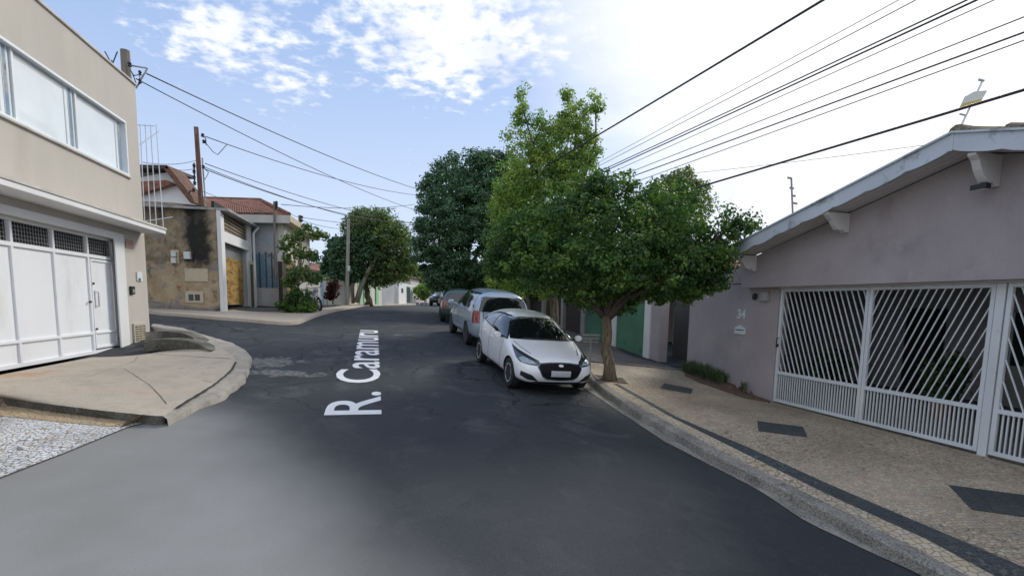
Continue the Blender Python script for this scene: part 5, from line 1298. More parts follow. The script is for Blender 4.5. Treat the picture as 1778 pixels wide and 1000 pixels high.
leaves('foliage', [bl(518,520,TY7-.3,20,17), bl(505,531,TY7-.3,20,11), bl(533,530,TY7-.3,15,11), bl(512,510,TY7-.3,10,10)], 4200, .11, 'leaf_front', bsh, clump=.16, per=14, seed=72, inner=.3, shell=(.5,1.2), asp=.35)
mb = MB()
for k in range(6): mb.tube([tb2+Vector((0,0,-.1)), tb2+Vector((random.uniform(-.4,.4), random.uniform(-.3,.3), .6))], .02, 5)
mb.build('stems', 'bark', bsh)
p = Py(578, 526, 29); p.z = G(p.x, p.y)+.1; rs = thing('red_shrub', p, 'red-leaved shrub against the wall left of the concrete pole', 'shrub')
leaves('foliage', [bl(579,500,29,10,16), bl(573,512,29,8,9)], 900, .16, 'leaf_red', rs, clump=.15, per=10, seed=81, inner=.3, asp=.3)
mb = MB(); mb.tube([p, p+Vector((0,0,1))], .04, 5); mb.build('stem', 'bark', rs)
p = Py(572, 480, 38); p.z = G(p.x, p.y); gs = thing('garden_tree', p, 'dark green garden tree crown left of the concrete pole', 'tree')
leaves('crown', [bl(585,450,38,20,36), bl(575,470,38,18,26), bl(588,430,38,12,18)], 7000, .18, 'leaf_ficus', gs, clump=.22, per=18, seed=82, inner=.1, asp=.45)
mb = MB(); mb.tube([p, Py(584, 450, 38)], [.12, .05], 6); mb.build('trunk', 'bark', gs)
# roadside shrubs at the bend and trees closing the end of the street
p = Py(738, 528, 56); p.z = G(p.x, p.y); sh = thing('roadside_shrub', p, 'light green shrub hanging over the wall at the bend left of the far car', 'shrub')
leaves('foliage', [bl(738,508,56,18,13), bl(752,500,56,16,10), bl(730,500,56,10,8), bl(760,505,58,12,8)], 5200, .2, 'leaf_light', sh, clump=.2, per=14, seed=83, inner=.3, asp=.4)
mb = MB(); mb.tube([p, p+Vector((0,0,1.2))], .06, 5); mb.build('stem', 'bark', sh)
for i, (u, v, y, rr, m_, lab) in enumerate(((700, 470, 75, 30, 'leaf_far', 'distant tree behind the far cream house'), (745, 485, 80, 26, 'leaf_ficus', 'distant dark tree behind the bend, left of the round tree'), (800, 488, 62, 34, 'leaf_far', 'distant tree at the end of the street behind the parked cars'), (870, 490, 55, 40, 'leaf_ficus', 'distant dark tree above the van roof'), (560, 470, 70, 16, 'leaf_far', 'distant tree behind the pale green gabled house'))):
    p = Py(u, 525, y); p.z = G(p.x, p.y); tt = thing('distant_tree', p, lab, 'tree', 'distant trees closing the street')
    leaves('crown', [bl(u, v, y, rr, rr*.8), bl(u+rr*.5, v+rr*.4, y, rr*.7, rr*.5), bl(u-rr*.5, v+rr*.4, y, rr*.7, rr*.5)], 5000, .35, m_, tt, clump=.45, per=14, seed=90+i, inner=.1, asp=.45)
    mb = MB(); mb.tube([p, Py(u, v, y)], [.25, .1], 6); mb.build('trunk', 'bark', tt)
# hedge mass of shrubs behind the dark fence on the right
for i, (u, v, y, rr) in enumerate(((1120, 470, 21, 50), (1040, 480, 24, 60), (960, 478, 28, 56), (900, 480, 33, 50))):
    p = Py(u, 560, y); p.z = G(p.x, p.y)+.3; tt = thing('garden_shrub', p, ['dense dark garden shrub over the green wall', 'dense dark garden shrub over the right end of the dark fence', 'dense dark garden shrub behind the middle of the dark fence', 'dense dark garden shrub behind the dark fence end by the van'][i], 'shrub', 'garden shrubs behind the right frontage')
    leaves('foliage', [bl(u, v, y, rr, rr*.7), bl(u+20, v+22, y, rr*.7, rr*.5)], 8000, .16, 'leaf_front', tt, clump=.2, per=20, seed=110+i, inner=.1, asp=.45)
    mb = MB(); mb.tube([p, Py(u, v, y)], [.1, .05], 6); mb.build('trunk', 'bark', tt)
# tufts in the planting bed
def tuft(p, h_, n_, label, seed, spread=.16):
    t = thing('border_plant', p, label, 'plant', 'plants in the bed along the mauve wall'); rnd = random.Random(seed); vs = []; fs = []
    for i in range(n_):
        a = rnd.uniform(0, 6.283); r_ = rnd.uniform(0, spread*.5); b = Vector((math.cos(a)*r_, math.sin(a)*r_, 0)); tp = b + Vector((math.cos(a)*spread*rnd.uniform(.3,1.2), math.sin(a)*spread*rnd.uniform(.3,1.2), h_*rnd.uniform(.5,1.1)))
        w_ = Vector((-math.sin(a), math.cos(a), 0))*.009; m = b.lerp(tp, .55)+Vector((0,0,h_*.12)); k = len(vs)
        vs += [b-w_, b+w_, m+w_*1.2, m-w_*1.2, tp]; fs += [(k,k+1,k+2,k+3), (k+3,k+2,k+4)]
    me = bpy.data.meshes.new('blades'); me.from_pydata(vs, [], fs); me.materials.append(M['leaf_grass']); o = bpy.data.objects.new('blades', me); C.objects.link(o); o.parent = t
    return t
labs = ['leftmost tuft of the planting bed beside the recessed entry', 'second tuft from the recessed entry', 'third tuft from the recessed entry', 'middle tuft of the planting bed', 'tuft just right of the middle of the bed', 'second to last tuft of the dense group', 'last tuft of the dense group, nearest the gate', 'lone small plant near the house number, apart from the dense group']
for i, u in enumerate((1200, 1210, 1220, 1230, 1240, 1250, 1260, 1301)):
    s = rs_(u, 650)[0]; p = RW.P(s, 0, -.13); p.z = zdown(PB, p.x, p.y, .5)+.01
    tuft(p, (.34, .40, .36, .42, .36, .38, .34, .28)[i], 150 if i < 7 else 50, labs[i], 200+i, .20 if i < 7 else .10)

# pots standing inside the carport
for (pp, hh_), lab in zip(POTS, ('dark potted plant in the carport behind the left gate leaf', 'taller dark potted plant in the carport behind the middle gate leaf')):
    t = thing('potted_plant', pp, lab, 'plant', 'potted plants in the carport')
    MB().lathe(pp, [(.0,0),(.16,0),(.22,.36),(.19,.36),(.18,.30),(0,.30)], 'Z', 16).build('pot', 'clay_tile', t, smooth=True)
    leaves('foliage', [(pp+Vector((0,0,.3+hh_*.5)), .32, .32, hh_*.45)], 700, .13, 'leaf_shrub', t, clump=.12, per=12, seed=300, inner=.4, asp=.3)

# ------------------------------------------------------------------ cars (built at the origin: +x nose, +z up, wheels on z = 0)
def car_body(S, c_front, c_rear, paint, fa, ra, wr, t, W_, arch=1.12):
    """S: stations nose to tail, six rows each (bottom edge, sill, side, belt, roof edge, centre); c_*: centre column of the end caps"""
    vs = []; idx = {}
    def V(k, p):
        if k not in idx: idx[k] = len(vs); vs.append(Vector(p))
        return idx[k]
    n = len(S); fs = []
    for k, st in enumerate(S):
        for s in (1, -1):
            for r, (x, y, z) in enumerate(st[:5]): V((k, s, r), (x, y*s, z))
        V((k, 0, 5), (st[5][0], 0, st[5][2])); V((k, 0, -1), (st[0][0], 0, st[0][2]))
    def g(k, s, r):
        if r == 5: return idx[(k, 0, 5)]
        if r == -1: return idx[(k, 0, -1)]
        return idx[(k, s, r)]
    for k in range(n-1):
        for s in (1, -1):
            for r in range(-1, 5):
                q = [g(k, s, r), g(k, s, r+1), g(k+1, s, r+1), g(k+1, s, r)]
                fs.append(q if s > 0 else q[::-1])
    for k, cc, sg in ((0, c_front, 1), (n-1, c_rear, -1)):
        ci = [V(('c', k, i), (x, 0, z)) for i, (x, z) in enumerate(cc)]
        col = [g(k, 1, -1)] + ci + [g(k, 1, 5)]
        for s in (1, -1):
            rows = [g(k, s, r) for r in range(5)]
            for i in range(4):
                q = [rows[i], col[i], col[i+1], rows[i+1]]
                fs.append(q if s*sg > 0 else q[::-1])
    me = bpy.data.meshes.new('body'); me.from_pydata(vs, [], fs)
    bm = bmesh.new(); bm.from_mesh(me); bmesh.ops.recalc_face_normals(bm, faces=bm.faces); bm.to_mesh(me); bm.free()
    o = bpy.data.objects.new('body', me); C.objects.link(o)
    for m_ in (paint, 'black_plastic'): me.materials.append(M[m_])
    sb = o.modifiers.new('s', 'SUBSURF'); sb.levels = 3; sb.render_levels = 3
    cut = []
    for xa in (fa, ra):
        mb = MB()
        for s in (1, -1): mb.lathe(Vector((xa, s*(W_-.12), wr)), [(0,-.22),(wr*arch,-.22),(wr*arch,.4),(0,.4)] if s > 0 else [(0,-.4),(wr*arch,-.4),(wr*arch,.22),(0,.22)], 'Y', 40)
        c = mb.build('cut', [paint, 'black_plastic']); c.data.polygons.foreach_set('material_index', [1]*len(c.data.polygons)); cut.append(c)
        b = o.modifiers.new('b', 'BOOLEAN'); b.operation = 'DIFFERENCE'; b.object = c; b.solver = 'EXACT'
    bpy.context.view_layer.update(); dg = bpy.context.evaluated_depsgraph_get()
    me2 = bpy.data.meshes.new_from_object(o.evaluated_get(dg)); o.modifiers.clear(); o.data = me2
    for c in cut: bpy.data.objects.remove(c)
    me2.polygons.foreach_set('use_smooth', [True]*len(me2.polygons)); me2.set_sharp_from_angle(angle=R(42))
    o.parent = t
    return o, BVHTree.FromPolygons([v.co for v in me2.vertices], [tuple(p.vertices) for p in me2.polygons])
def decal(name, poly, axis, bv, m_, t, off=.006, label=None, both=False, seg=.05, smooth=True):
    """outline in the plane seen along axis, pressed on to the body; axis: +x (from the nose), -x (tail), +y / -y (sides), or a Vector"""
    ax = {'+x': Vector((1,0,0)), '-x': Vector((-1,0,0)), '+y': Vector((0,1,0)), '-y': Vector((0,-1,0))}.get(axis, axis) if isinstance(axis, str) else axis
    ax = ax.normalized()
    if abs(ax.z) > .9: hx = Vector((1,0,0)); hz = ax.cross(hx)
    else:
        hx = Vector((0,0,1)).cross(ax).normalized(); hz = Vector((0,0,1)) if abs(ax.z) < .01 else ax.cross(hx)
    bm = bmesh.new(); vv = []
    # outline given as (a, z) with a = y seen from nose/tail, x seen from the sides
    P_ = []
    for a, z in poly:
        if axis in ('+x', '-x'): P_.append(Vector((0, a, z)))
        elif axis in ('+y', '-y'): P_.append(Vector((a, 0, z)))
        else: P_.append(hx*a+hz*z)
    for p in P_: vv.append(bm.verts.new(p))
    f = bm.faces.new(vv); bmesh.ops.triangulate(bm, faces=[f])
    for it in range(7):
        e = [e for e in bm.edges if e.calc_length() > seg]
        if not e: break
        bmesh.ops.subdivide_edges(bm, edges=e, cuts=1); bmesh.ops.triangulate(bm, faces=[f for f in bm.faces if len(f.verts) > 3])
    inner = {}
    for v in bm.verts:
        r = bv.ray_cast(v.co + ax*5, -ax, 10)
        if r[0] is None:
            r = bv.find_nearest(v.co + ax*1.0)
            v.co = r[0] + r[1]*off
        else:
            h_ = r[0]; v.co = h_ + (ax*.6 + r[1]*.4).normalized()*off
    bmesh.ops.recalc_face_normals(bm, faces=bm.faces)
    me = bpy.data.meshes.new(name)
    bnd = [e for e in bm.edges if e.is_boundary]
    ret = bmesh.ops.extrude_edge_only(bm, edges=bnd)
    for g_ in ret['geom']:
        if isinstance(g_, bmesh.types.BMVert): g_.co -= ax*(off+.012)
    bm.to_mesh(me); bm.free(); me.materials.append(M[m_])
    if smooth: me.polygons.foreach_set('use_smooth', [True]*len(me.polygons)); me.set_sharp_from_angle(angle=R(35))
    # face outwards
    s_ = sum(p.normal.dot(ax)*p.area for p in me.polygons)
    if s_ < 0: me.flip_normals()
    o = bpy.data.objects.new(name, me); C.objects.link(o)
    o.parent = t
    if t.parent is not None: pass
    if label: o['label'] = label
    return o
def strip(pts, w):                     # thin closed outline along a polyline
    P_ = [Vector((a, b)) for a, b in pts]; L1 = []; L2 = []
    for i, p in enumerate(P_):
        d = (P_[min(i+1, len(P_)-1)]-P_[max(i-1, 0)]).normalized(); nrm = Vector((-d.y, d.x))*w/2; L1.append(tuple(p+nrm)); L2.append(tuple(p-nrm))
    return L1+L2[::-1]
def wheel(x, y, s, r, t, wd=.19, spokes=7):
    w = bpy.data.objects.new('wheel', None); C.objects.link(w); w.parent = t; w.location = (x, y, r); w.empty_display_size = .1
    c = Vector((x, y, r)); h = wd/2; R0 = r
    MB().lathe(c, [(r*.64,-h*.85),(r*.86,-h),(r*.97,-h*.85),(r,-h*.5),(r,h*.5),(r*.97,h*.85),(r*.86,h),(r*.64,h*.85)], 'Y', 36).build('tyre', 'tyre', w, smooth=True)
    mb = MB(); o_ = s*h
    mb.lathe(c, [(r*.67, o_*.88),(r*.645, o_*.6),(r*.60, o_*.2),(r*.60,-o_*.6)], 'Y', 36, cap=False)
    mb.lathe(c, [(0, o_*.62),(r*.14, o_*.62),(r*.16, o_*.3),(r*.16, -o_*.1)], 'Y', 16)
    for k in range(spokes):
        for dlt in (-.13, .13):
            a = 2*math.pi*k/spokes+dlt*.6+.3; a2 = 2*math.pi*k/spokes+dlt*1.3+.3
            p0 = c+Vector((math.cos(a)*r*.12, o_*.5, math.sin(a)*r*.12)); p1 = c+Vector((math.cos(a2)*r*.62, o_*.68, math.sin(a2)*r*.62)); d = (p1-p0).normalized(); wv = d.cross(Vector((0,1,0))).normalized()*r*.11; nn = Vector((0, s*.018, 0))
            mb.hexa([p0-wv-nn, p0+wv-nn, p0+wv+nn, p0-wv+nn, p1-wv-nn, p1+wv-nn, p1+wv+nn, p1-wv+nn])
    mb.build('rim', 'rim', w, smooth=True)
    MB().lathe(c, [(0, -o_*.2),(r*.6, -o_*.2),(r*.6, -o_*.3),(0, -o_*.3)], 'Y', 24).build('brake_backing', 'tin', w)
    return w
def place_car(t, front, rear, lateral):
    """front / rear: ground points under the wheels of one side; lateral: that side's y in car space"""
    d = front-rear; yaw = math.atan2(d.y, d.x); pitch = -math.atan2(d.z, Vector((d.x, d.y)).length)
    mid = (front+rear)/2
    side = Vector((-math.sin(yaw), math.cos(yaw), 0))
    c = mid - side*lateral; zl = G(mid.x, mid.y); zr = G((mid-side*2*lateral).x, (mid-side*2*lateral).y)
    roll = math.atan2((zl-zr), 2*abs(lateral))*(1 if lateral > 0 else -1)
    c.z = (zl+zr)/2
    t.rotation_mode = 'XYZ'; t.rotation_euler = (roll, pitch, yaw); t.location = c
    t['pos'] = [round(v, 2) for v in c]; del t['pos']

# white hatchback ---------------------------------------------------------------
S = [
 [(1.88,.52,.20),(1.97,.60,.34),(1.97,.60,.54),(1.87,.54,.65),(1.80,.34,.715),(1.84,0,.735)],
 [(1.74,.74,.19),(1.78,.79,.34),(1.74,.80,.56),(1.62,.73,.725),(1.52,.46,.775),(1.58,0,.80)],
 [(1.25,.79,.19),(1.25,.835,.36),(1.25,.845,.64),(1.22,.79,.825),(1.18,.56,.865),(1.26,0,.895)],
 [(.85,.79,.18),(.85,.835,.36),(.85,.845,.66),(.84,.80,.895),(.90,.68,.915),(1.14,0,.955)],
 [(.40,.79,.18),(.40,.835,.36),(.40,.845,.68),(.35,.80,.965),(.06,.565,1.38),(.14,0,1.42)],
 [(-.25,.79,.18),(-.25,.835,.36),(-.25,.845,.70),(-.25,.81,1.00),(-.30,.57,1.42),(-.3,0,1.46)],
 [(-.90,.79,.18),(-.90,.835,.37),(-.90,.845,.72),(-.95,.80,1.05),(-.98,.555,1.38),(-1.0,0,1.43)],
 [(-1.38,.78,.20),(-1.38,.83,.38),(-1.38,.84,.74),(-1.42,.78,1.08),(-1.44,.53,1.30),(-1.48,0,1.36)],
 [(-1.80,.62,.24),(-1.86,.70,.40),(-1.86,.72,.66),(-1.80,.68,.98),(-1.68,.48,1.20),(-1.72,0,1.26)]]
hb = thing('parked_car', (0,0,0), 'white hatchback parked facing the camera beside the street tree', 'car', 'cars parked on the right')
body, bv = car_body(S, [(2.05,.33),(2.06,.52),(1.96,.66)], [(-1.92,.40),(-1.93,.66),(-1.88,.98)], 'white_car', 1.25, -1.25, .30, hb, .80)
hb_bv = bv
# glass
decal('windshield', [(-.71,.93),(-.56,1.24),(-.51,1.29),(-.30,1.325),(0,1.335),(.30,1.325),(.51,1.29),(.56,1.24),(.71,.93),(.35,.945),(0,.955),(-.35,.945)], '+x', bv, 'glass', hb, .005)
for s, ax in ((1, '+y'), (-1, '-y')):
    decal('window_surround', [(.82,.905),(.46,1.145),(.17,1.30),(.0,1.335),(-.30,1.35),(-.60,1.34),(-.88,1.30),(-1.13,1.20),(-1.31,1.095),(-.9,1.055),(-.33,1.01),(.10,.955)], ax, bv, 'seam', hb, .003)
    decal('front_window', [(.76,.925),(.43,1.13),(.16,1.275),(.0,1.31),(-.26,1.325),(-.31,1.32),(-.33,1.03),(.10,.975)], ax, bv, 'glass', hb, .005)
    decal('rear_window', [(-.37,1.03),(-.35,1.32),(-.60,1.315),(-.86,1.275),(-1.10,1.19),(-1.24,1.10),(-.9,1.075)], ax, bv, 'glass', hb, .005)
    for pts in ([(.60,.30),(.66,.62),(.72,.93)], [(-.34,.27),(-.34,1.0)], [(-.98,.62),(-1.12,.85),(-1.16,1.07)], [(.58,.285),(-.88,.285)], [(-.88,.285),(-.88,.5),(-.98,.62)]): decal('door_seam', strip(pts, .011), ax, bv, 'seam', body, .0025, seg=.08, smooth=False)
    decal('door_handle', [(.02-.25,.80),(.02-.25,.835),(-.08,.835),(-.08,.80)], ax, bv, 'white_car', hb, .025)
    decal('door_handle', [(-.97+.05,.845),(-.97+.05,.88),(-.76,.88),(-.76,.845)], ax, bv, 'white_car', hb, .025)
    decal('side_crease', strip([(.7,.70),(.2,.745),(-.5,.79),(-1.1,.85)], .008), ax, bv, 'plate', body, .002, seg=.1, smooth=False)
    # mirrors
    mb = MB(); c = Vector((.62, s*.93, .97)); ring = []
    mb.lathe(c, [(0,-.075),(.04,-.065),(.06,-.03),(.066,.03),(.055,.06),(0,.065)], 'X', 16)
    for v in mb.v: v.y = c.y+(v.y-c.y)*1.25; 
    mi = mb.build('mirror', 'white_car', hb, smooth=True)
    MB().tube([Vector((.60, s*.78, .93)), Vector((.61, s*.88, .945))], .025, 8).build('mirror_foot', 'black_plastic', mi)
    # headlight wrapping the corner
    axh = Vector((1, s*.75, .12)); hx = Vector((0,0,1)).cross(axh.normalized()).normalized(); hz = axh.normalized().cross(hx)
    def hp(pts3): return [(Vector(p).dot(hx), Vector(p).dot(hz)) for p in pts3]
    q3 = [(1.93, s*.38,.60),(1.86, s*.43,.665),(1.64,s*.66,.755),(1.40,s*.76,.81),(1.15,s*.80,.865),(1.42,s*.82,.755),(1.60,s*.81,.665),(1.72,s*.76,.61),(1.84,s*.62,.585),(1.93,s*.47,.575)]
    hl = decal('headlight', hp(q3), axh, bv, 'lamp_dark', hb, .006, seg=.04)
    q3 = [(1.90,s*.46,.60),(1.82,s*.52,.65),(1.66,s*.68,.705),(1.62,s*.76,.665),(1.74,s*.72,.615),(1.84,s*.60,.598)]
    decal('lamp_lens', hp(q3), axh, bv, 'lamp_glass', hl, .011, seg=.04)
    decal('fog_recess', [(s*.42,.28),(s*.56,.40),(s*.735,.45),(s*.74,.36),(s*.62,.30)], '+x', bv, 'black_plastic', hb, .007)
grl = decal('grille', [(-.44,.555),(-.39,.61),(-.2,.632),(0,.637),(.2,.632),(.39,.61),(.44,.555),(.35,.395),(.27,.345),(0,.332),(-.27,.345),(-.35,.395)], '+x', bv, 'seam', hb, .008)
for q_ in ([(-.45,.555),(-.395,.62),(-.2,.643),(0,.648),(.2,.643),(.395,.62),(.45,.555)], [(-.45,.555),(-.36,.39),(-.28,.336),(0,.322),(.28,.336),(.36,.39),(.45,.555)]): decal('grille_trim', strip(q_, .016), '+x', bv, 'lamp_dark', grl, .010, seg=.06)
for k in range(4): decal('grille_bar', strip([(-.38+.02*abs(k-2),.575-.05*k),(.38-.02*abs(k-2),.575-.05*k)], .008), '+x', bv, 'seam', grl, .012, seg=.08)
decal('badge', [(math.cos(a)*.05, .598+math.sin(a)*.022) for a in [i*math.pi/8 for i in range(16)]], '+x', bv, 'alu', grl, .020, seg=.03)
decal('number_plate', [(-.20,.395),(-.20,.505),(.20,.505),(.20,.395)], '+x', bv, 'plate', hb, .022)
decal('lower_intake', [(-.60,.235),(-.45,.275),(0,.275),(.45,.275),(.60,.235),(.40,.225),(-.40,.225)], '+x', bv, 'black_plastic', hb, .006)
for sg in (1, -1): decal('hood_seam', strip([(sg*.50,.75),(sg*.60,.82),(sg*.67,.90)], .01), '+x', bv, 'seam', body, .003, seg=.05, smooth=False)
mb = MB(); mb.tube([Vector((1.06,.40,.98)), Vector((1.10,-.10,.985))], .012, 5); mb.tube([Vector((1.10,-.12,.985)), Vector((1.02,-.5,.97))], .012, 5); mb.build('wiper', 'black_plastic', hb)
for xa in (1.25, -1.25):
    for s in (1, -1): wheel(xa, s*.735, s, .30, hb)
MB().box((0,0,.24), (1.55,.70,.05)).build('underbody', 'black_plastic', hb)
f_ = Pg(882, 671); r_ = Pg(826.5, 624.5); d_ = (r_-f_); d_.z = 0; d_.normalize(); r_ = f_+d_*2.5; r_.z = G(r_.x, r_.y)
place_car(hb, f_, r_, -.79)

# silver van-like SUV -----------------------------------------------------------
def tall_car(nm, label, paint, L_, Wd, Hh, wb, belt, wr, rear_slope=.12, hood=.98, tail=True, group='cars parked on the right', windows=3, plate=True):
    t = thing('parked_car', (0,0,0), label, 'car', group)
    xf = wb/2+.80; xr = -(L_-xf); w2 = Wd/2; rz_ = Hh-.05; hw = hood
    def st(xb, xs, xm, xbelt, xroof, xc, yb, ys, ym, ybelt, yroof, zs, zm, zb_, zroof, zc, z0=.26): return [(xb,yb*w2,z0),(xs,ys*w2,zs),(xm,ym*w2,zm),(xbelt,ybelt*w2,zb_),(xroof,yroof*w2,zroof),(xc,0,zc)]
    S = [st(xf-.06,xf,xf,xf-.08,xf-.14,xf-.1, .7,.78,.8,.74,.42, .42,.65,hw-.14,hw-.07,hw-.05),
         st(xf-.28,xf-.25,xf-.26,xf-.36,xf-.42,xf-.4, .88,.94,.96,.9,.5, .42,.68,hw-.09,hw-.01,hw+.01),
         st(wb/2,wb/2,wb/2,wb/2,wb/2,wb/2, .93,.99,1,.93,.56, .42,.72,hw-.02,hw+.05,hw+.07),
         st(wb/2-.45,wb/2-.45,wb/2-.45,wb/2-.45,wb/2-.55,wb/2-.38, .93,.99,1,.95,.80, .42,.74,belt-.03,belt+.05,belt+.1),
         st(wb/2-.95,wb/2-.95,wb/2-.95,wb/2-1.0,wb/2-1.22,wb/2-1.15, .93,.99,1,.96,.72, .42,.76,belt,rz_-.06,Hh-.04),
         st(0,0,0,-.1,-.1,-.1, .93,.99,1,.97,.735, .42,.78,belt+.01,rz_,Hh),
         st(-wb/2,-wb/2,-wb/2,-wb/2,-wb/2,-wb/2, .93,.99,1,.97,.735, .44,.80,belt+.02,rz_,Hh),
         st(xr+.26,xr+.24,xr+.22,xr+.24+rear_slope*.3,xr+.26+rear_slope,xr+.24+rear_slope, .90,.96,.97,.94,.71, .46,.80,belt+.03,rz_-.03,Hh-.03),
         st(xr+.06,xr,xr,xr+.05+rear_slope*.3,xr+.08+rear_slope,xr+.05+rear_slope, .80,.88,.90,.87,.66, .46,.78,belt+.04,rz_-.10,Hh-.10)]
    body, bv = car_body(S, [(xf+.06,.42),(xf+.06,.65),(xf-.01,hw-.13)], [(xr-.05,.46),(xr-.04,.78),(xr+.02+rear_slope*.3,belt+.04)], paint, wb/2, -wb/2, wr, t, w2-.03)
    top = rz_-.07; b_ = belt+.02
    decal('windshield', [(-w2*.78,b_+.08),(-w2*.66,top-.09),(-w2*.4,top-.05),(w2*.4,top-.05),(w2*.66,top-.09),(w2*.78,b_+.08)], '+x', bv, 'glass', t, .006, seg=.08)
    for s, ax in ((1, '+y'), (-1, '-y')):
        xa = wb/2-.62; xm1 = -.05; xm2 = -wb/2+.35; xe = xr+.36+rear_slope*.6
        decal('front_window', [(xa,b_+.01),(xa-.52,top),(xm1+.04,top),(xm1+.04,b_+.02)], ax, bv, 'glass', t, .006, seg=.08)
        decal('rear_door_window', [(xm1-.04,b_+.02),(xm1-.04,top),(xm2+.06,top),(xm2-.02,b_+.03)], ax, bv, 'glass', t, .006, seg=.08)
        decal('quarter_window', [(xm2-.09,b_+.03),(xm2-.01,top),(xe+.12,top-.01),(xe,b_+.06)], ax, bv, 'glass', t, .006, seg=.08)
        for pts in ([(xm1,.42),(xm1,b_)], [(xa+.05,.42),(xa+.05,b_)], [(xm2+.02,.95),(xm2-.03,b_)], [(xa+.05,.42),(xm2+.1,.42)]): decal('door_seam', strip(pts, .012), ax, bv, 'seam', body, .003, seg=.1, smooth=False)
        for xh in (xm1+.12, xm2+.22): decal('door_handle', [(xh,belt-.12),(xh+.18,belt-.12),(xh+.18,belt-.08),(xh,belt-.08)], ax, bv, paint, t, .03)
        decal('lower_cladding', [(xa+.02,.30),(xm2+.15,.30),(xm2+.15,.46),(xa+.02,.46)], ax, bv, 'black_plastic' if paint != 'silver_car' else 'silver_car', t, .012, seg=.1)
        mb = MB(); mb.lathe(Vector((xa-.02, s*(w2+.12), belt+.06)), [(0,-.06),(.07,-.05),(.10,0),(.09,.05),(0,.055)], 'X', 12); mb.tube([Vector((xa-.02, s*(w2-.1), belt+.02)), Vector((xa-.02, s*(w2+.06), belt+.04))], .03, 6); mb.build('mirror', paint, t, smooth=True)
        # lamps
        axr = Vector((-1, s*.55, 0)); hx = Vector((0,0,1)).cross(axr.normalized()).normalized()
        def hp(pts3): return [(Vector(p).dot(hx), p[2]) for p in pts3]
        tl = decal('tail_light', hp([(xr+.04,s*w2*.76,belt-.32),(xr+.04,s*w2*.78,belt+.02),(xr+.26,s*w2*.97,belt+.03),(xr+.30,s*w2*.99,belt-.12),(xr+.24,s*w2*.97,belt-.32)]), axr, bv, 'red_lamp', t, .010, seg=.06)
        decal('headlight', [(s*w2*.48,hw-.24),(s*w2*.50,hw-.12),(s*w2*.84,hw-.12),(s*w2*.86,hw-.24)], '+x', bv, 'lamp_glass', t, .008, seg=.06)
    decal('rear_window', [(-w2*.80,belt+.01),(-w2*.69,top-.13),(-w2*.58,top-.09),(w2*.58,top-.09),(w2*.69,top-.13),(w2*.80,belt+.01)], '-x', bv, 'glass', t, .008, seg=.08)
    decal('grille', [(-w2*.42,hw-.26),(-w2*.42,hw-.13),(w2*.42,hw-.13),(w2*.42,hw-.26)], '+x', bv, 'black_plastic', t, .008, seg=.1)
    decal('lower_intake', [(-w2*.7,.36),(-w2*.62,.56),(w2*.62,.56),(w2*.7,.36)], '+x', bv, 'black_plastic', t, .008, seg=.1)
    if plate: decal('number_plate', [(-.2,.60),(-.2,.72),(.2,.72),(.2,.60)], '-x', bv, 'plate', t, .02)
    decal('tailgate_seam', strip([(-w2*.64,.55),(-w2*.66,belt+.02)], .012), '-x', bv, 'seam', body, .004, seg=.1, smooth=False); decal('tailgate_seam', strip([(w2*.64,.55),(w2*.66,belt+.02)], .012), '-x', bv, 'seam', body, .004, seg=.1, smooth=False)
    for xa in (wb/2, -wb/2):
        for s in (1, -1): wheel(xa, s*(w2-.11), s, wr, t, .22)
    MB().box((0,0,.32), (L_/2-.35, w2-.12, .05)).build('underbody', 'black_plastic', t)
    return t, bv
sv, bv = tall_car('suv', 'silver blue people carrier parked behind the white hatchback, showing its rear and tail light', 'silver_car', 4.6, 1.80, 1.70, 2.75, 1.06, .34, .10)
r_ = Pg(808.5, 597.5); f_ = Pg(781, 576); d_ = (f_-r_); d_.z = 0; d_.normalize(); f_ = r_+d_*2.75; f_.z = G(f_.x, f_.y)
place_car(sv, f_, r_, .86)
wg, bv = tall_car('wagon', 'dark green station wagon parked ahead of the silver people carrier', 'green_car', 4.3, 1.68, 1.48, 2.5, .93, .31, .35, hood=.88)
r_ = Pg(765.5, 557.5); d2 = Vector((-.16, 1, 0)).normalized(); f_ = r_+d2*2.5; f_.z = G(f_.x, f_.y)
place_car(wg, f_, r_, .80)
fc_, bv = tall_car('far', 'distant dark pickup-like car with a pale bonnet at the bend, facing the camera', 'black_car', 4.5, 1.75, 1.62, 2.6, 1.0, .34, .2, hood=.98)
p = Pg(748, 531); d3 = Vector((-.12, -1, 0)).normalized(); f_ = p; r_ = p-d3*2.6; f_.z = G(f_.x, f_.y); r_.z = G(r_.x, r_.y)
place_car(fc_, f_, r_, -.80)
decal('bonnet_panel', [(-.6,.90),(-.55,1.02),(.55,1.02),(.6,.90)], '+x', bv, 'silver_car', fc_, .012, seg=.1)

# motorcycle by the bush ---------------------------------------------------------
mc = thing('motorcycle', (0,0,0), 'pale blue motorcycle parked on the pavement behind the round bush', 'motorcycle')
for x in (.65, -.65):
    w = bpy.data.objects.new('wheel', None); C.objects.link(w); w.parent = mc; w.location = (x, 0, .30)
    mb = MB(); n_ = 24; mb.tube([Vector((x+math.cos(2*math.pi*k/n_)*.26, 0, .3+math.sin(2*math.pi*k/n_)*.26)) for k in range(n_+1)], .045, 8, cap=False); mb.build('tyre', 'tyre', w, smooth=True)
    mb = MB(); 
    for k in range(6): a = k*math.pi/3; mb.tube([Vector((x,0,.3)), Vector((x+math.cos(a)*.24,0,.3+math.sin(a)*.24))], .012, 5)
    mb.build('spokes', 'alu', w)
mb = MB(); mb.tube([(-.65,0,.3),(-.3,0,.42),(.15,0,.40),(.35,0,.75),(-.4,0,.72),(-.65,0,.3)], .03, 6); mb.build('frame', 'black_plastic', mc)
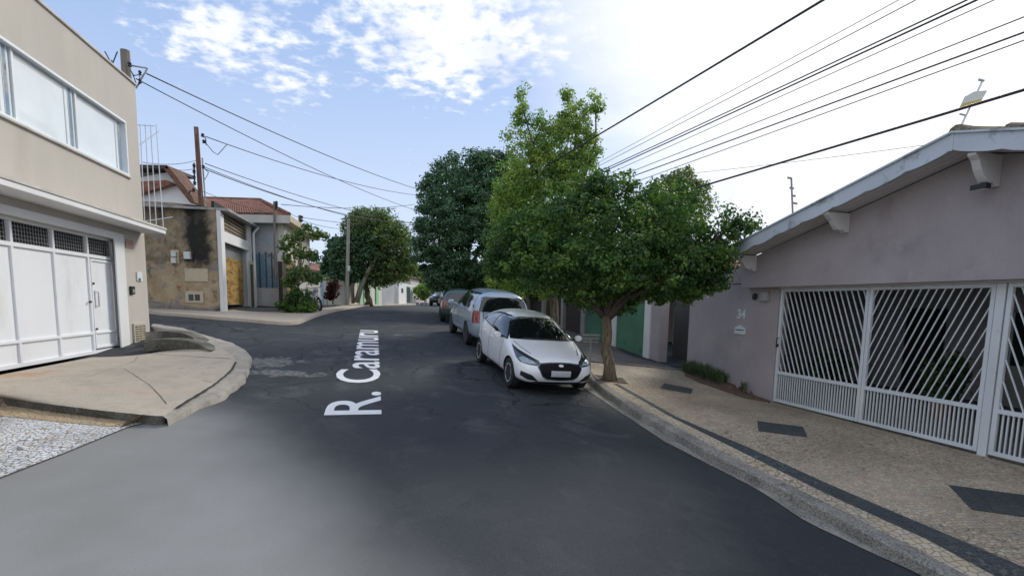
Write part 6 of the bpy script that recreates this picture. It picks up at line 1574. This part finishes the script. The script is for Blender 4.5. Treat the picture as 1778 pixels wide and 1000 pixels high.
mb = MB(); mb.lathe(Vector((0,0,.42)), [(0,-.16),(.14,-.14),(.15,.08),(.08,.16),(0,.17)], 'Z', 12); mb.build('engine', 'alu', mc, smooth=True)
mb = MB(); mb.lathe(Vector((.12,0,.80)), [(0,-.24),(.09,-.2),(.13,0),(.12,.12),(0,.20)], 'X', 12); mb.build('fuel_tank', 'sign_white', mc, smooth=True)
mb = MB(); mb.hexa([(-.65,-.1,.76),(-.1,-.12,.76),(-.1,.12,.76),(-.65,.1,.76),(-.7,-.1,.86),(-.1,-.1,.82),(-.1,.1,.82),(-.7,.1,.86)]); mb.build('saddle', 'black_plastic', mc, bevel=.03)
mb = MB(); mb.tube([(.65,.07,.3),(.42,.07,.98)], .025, 6); mb.tube([(.65,-.07,.3),(.42,-.07,.98)], .025, 6); mb.build('fork', 'alu', mc)
mb = MB(); mb.tube([(.33,-.36,1.08),(.42,-.2,1.02),(.42,.2,1.02),(.33,.36,1.08)], .016, 6); mb.tube([(.38,.3,1.05),(.40,.33,1.22)], .01, 5); mb.tube([(.38,-.3,1.05),(.40,-.33,1.22)], .01, 5); mb.build('handlebar', 'black_plastic', mc)
mb = MB(); mb.lathe(Vector((.52,0,.9)), [(0,-.07),(.07,-.05),(.10,.02),(.095,.06),(0,.07)], 'X', 12); mb.build('headlight', 'lamp_glass', mc, smooth=True)
mb = MB(); mb.prism([(.35,.0,.62),(.9,.0,.5),(.9,.0,.58),(.4,.0,.70)], (0,.1,0)); mb.prism([(-.95,-.06,.62),(-.5,-.06,.60),(-.5,-.06,.72),(-.95,-.06,.68)], (0,.12,0)); mb.build('mudguards', 'sign_white', mc)
p = Py(547, 531, 23.5); p.z = zdown(FB, p.x, p.y, G(p.x, p.y)); mc.location = p; mc.rotation_euler = (R(8), 0, R(-50))

# litter basket on a post ---------------------------------------------------------
p = hit(PB, 1024, 646); tp = Py(1022, 586, p.y); lb = thing('litter_basket', p, 'wire litter basket on a grey post on the pavement left of the tree trunk', 'litter basket')
hgt = tp.z-p.z
MB().tube([p+Vector((0,0,-.05)), p+Vector((0,0,hgt))], .022, 8).build('post', 'grey_post', lb)
mb = MB(); W1, W2_ = .24, .16
for z, w_, d_ in ((hgt+.06,.27,.17),(hgt-.02,.245,.15),(hgt-.10,.22,.13)):
    q = [p+Vector((x*w_*.72, y*d_*.72, z)) for x, y in ((-1,-1),(1,-1),(1,1),(-1,1),(-1,-1))]; mb.tube(q, .006 if z < hgt else .011, 5)
for k in range(7):
    f = -1+k/3
    for s in (-1, 1): mb.tube([p+Vector((f*.194, s*.122, hgt+.06)), p+Vector((f*.158, s*.094, hgt-.10))], .004, 5)
for k in range(4):
    x = -.158+k*.105; mb.tube([p+Vector((x, -.094, hgt-.10)), p+Vector((x, .094, hgt-.10))], .004, 5)
mb.build('basket', 'mesh_grey', lb)
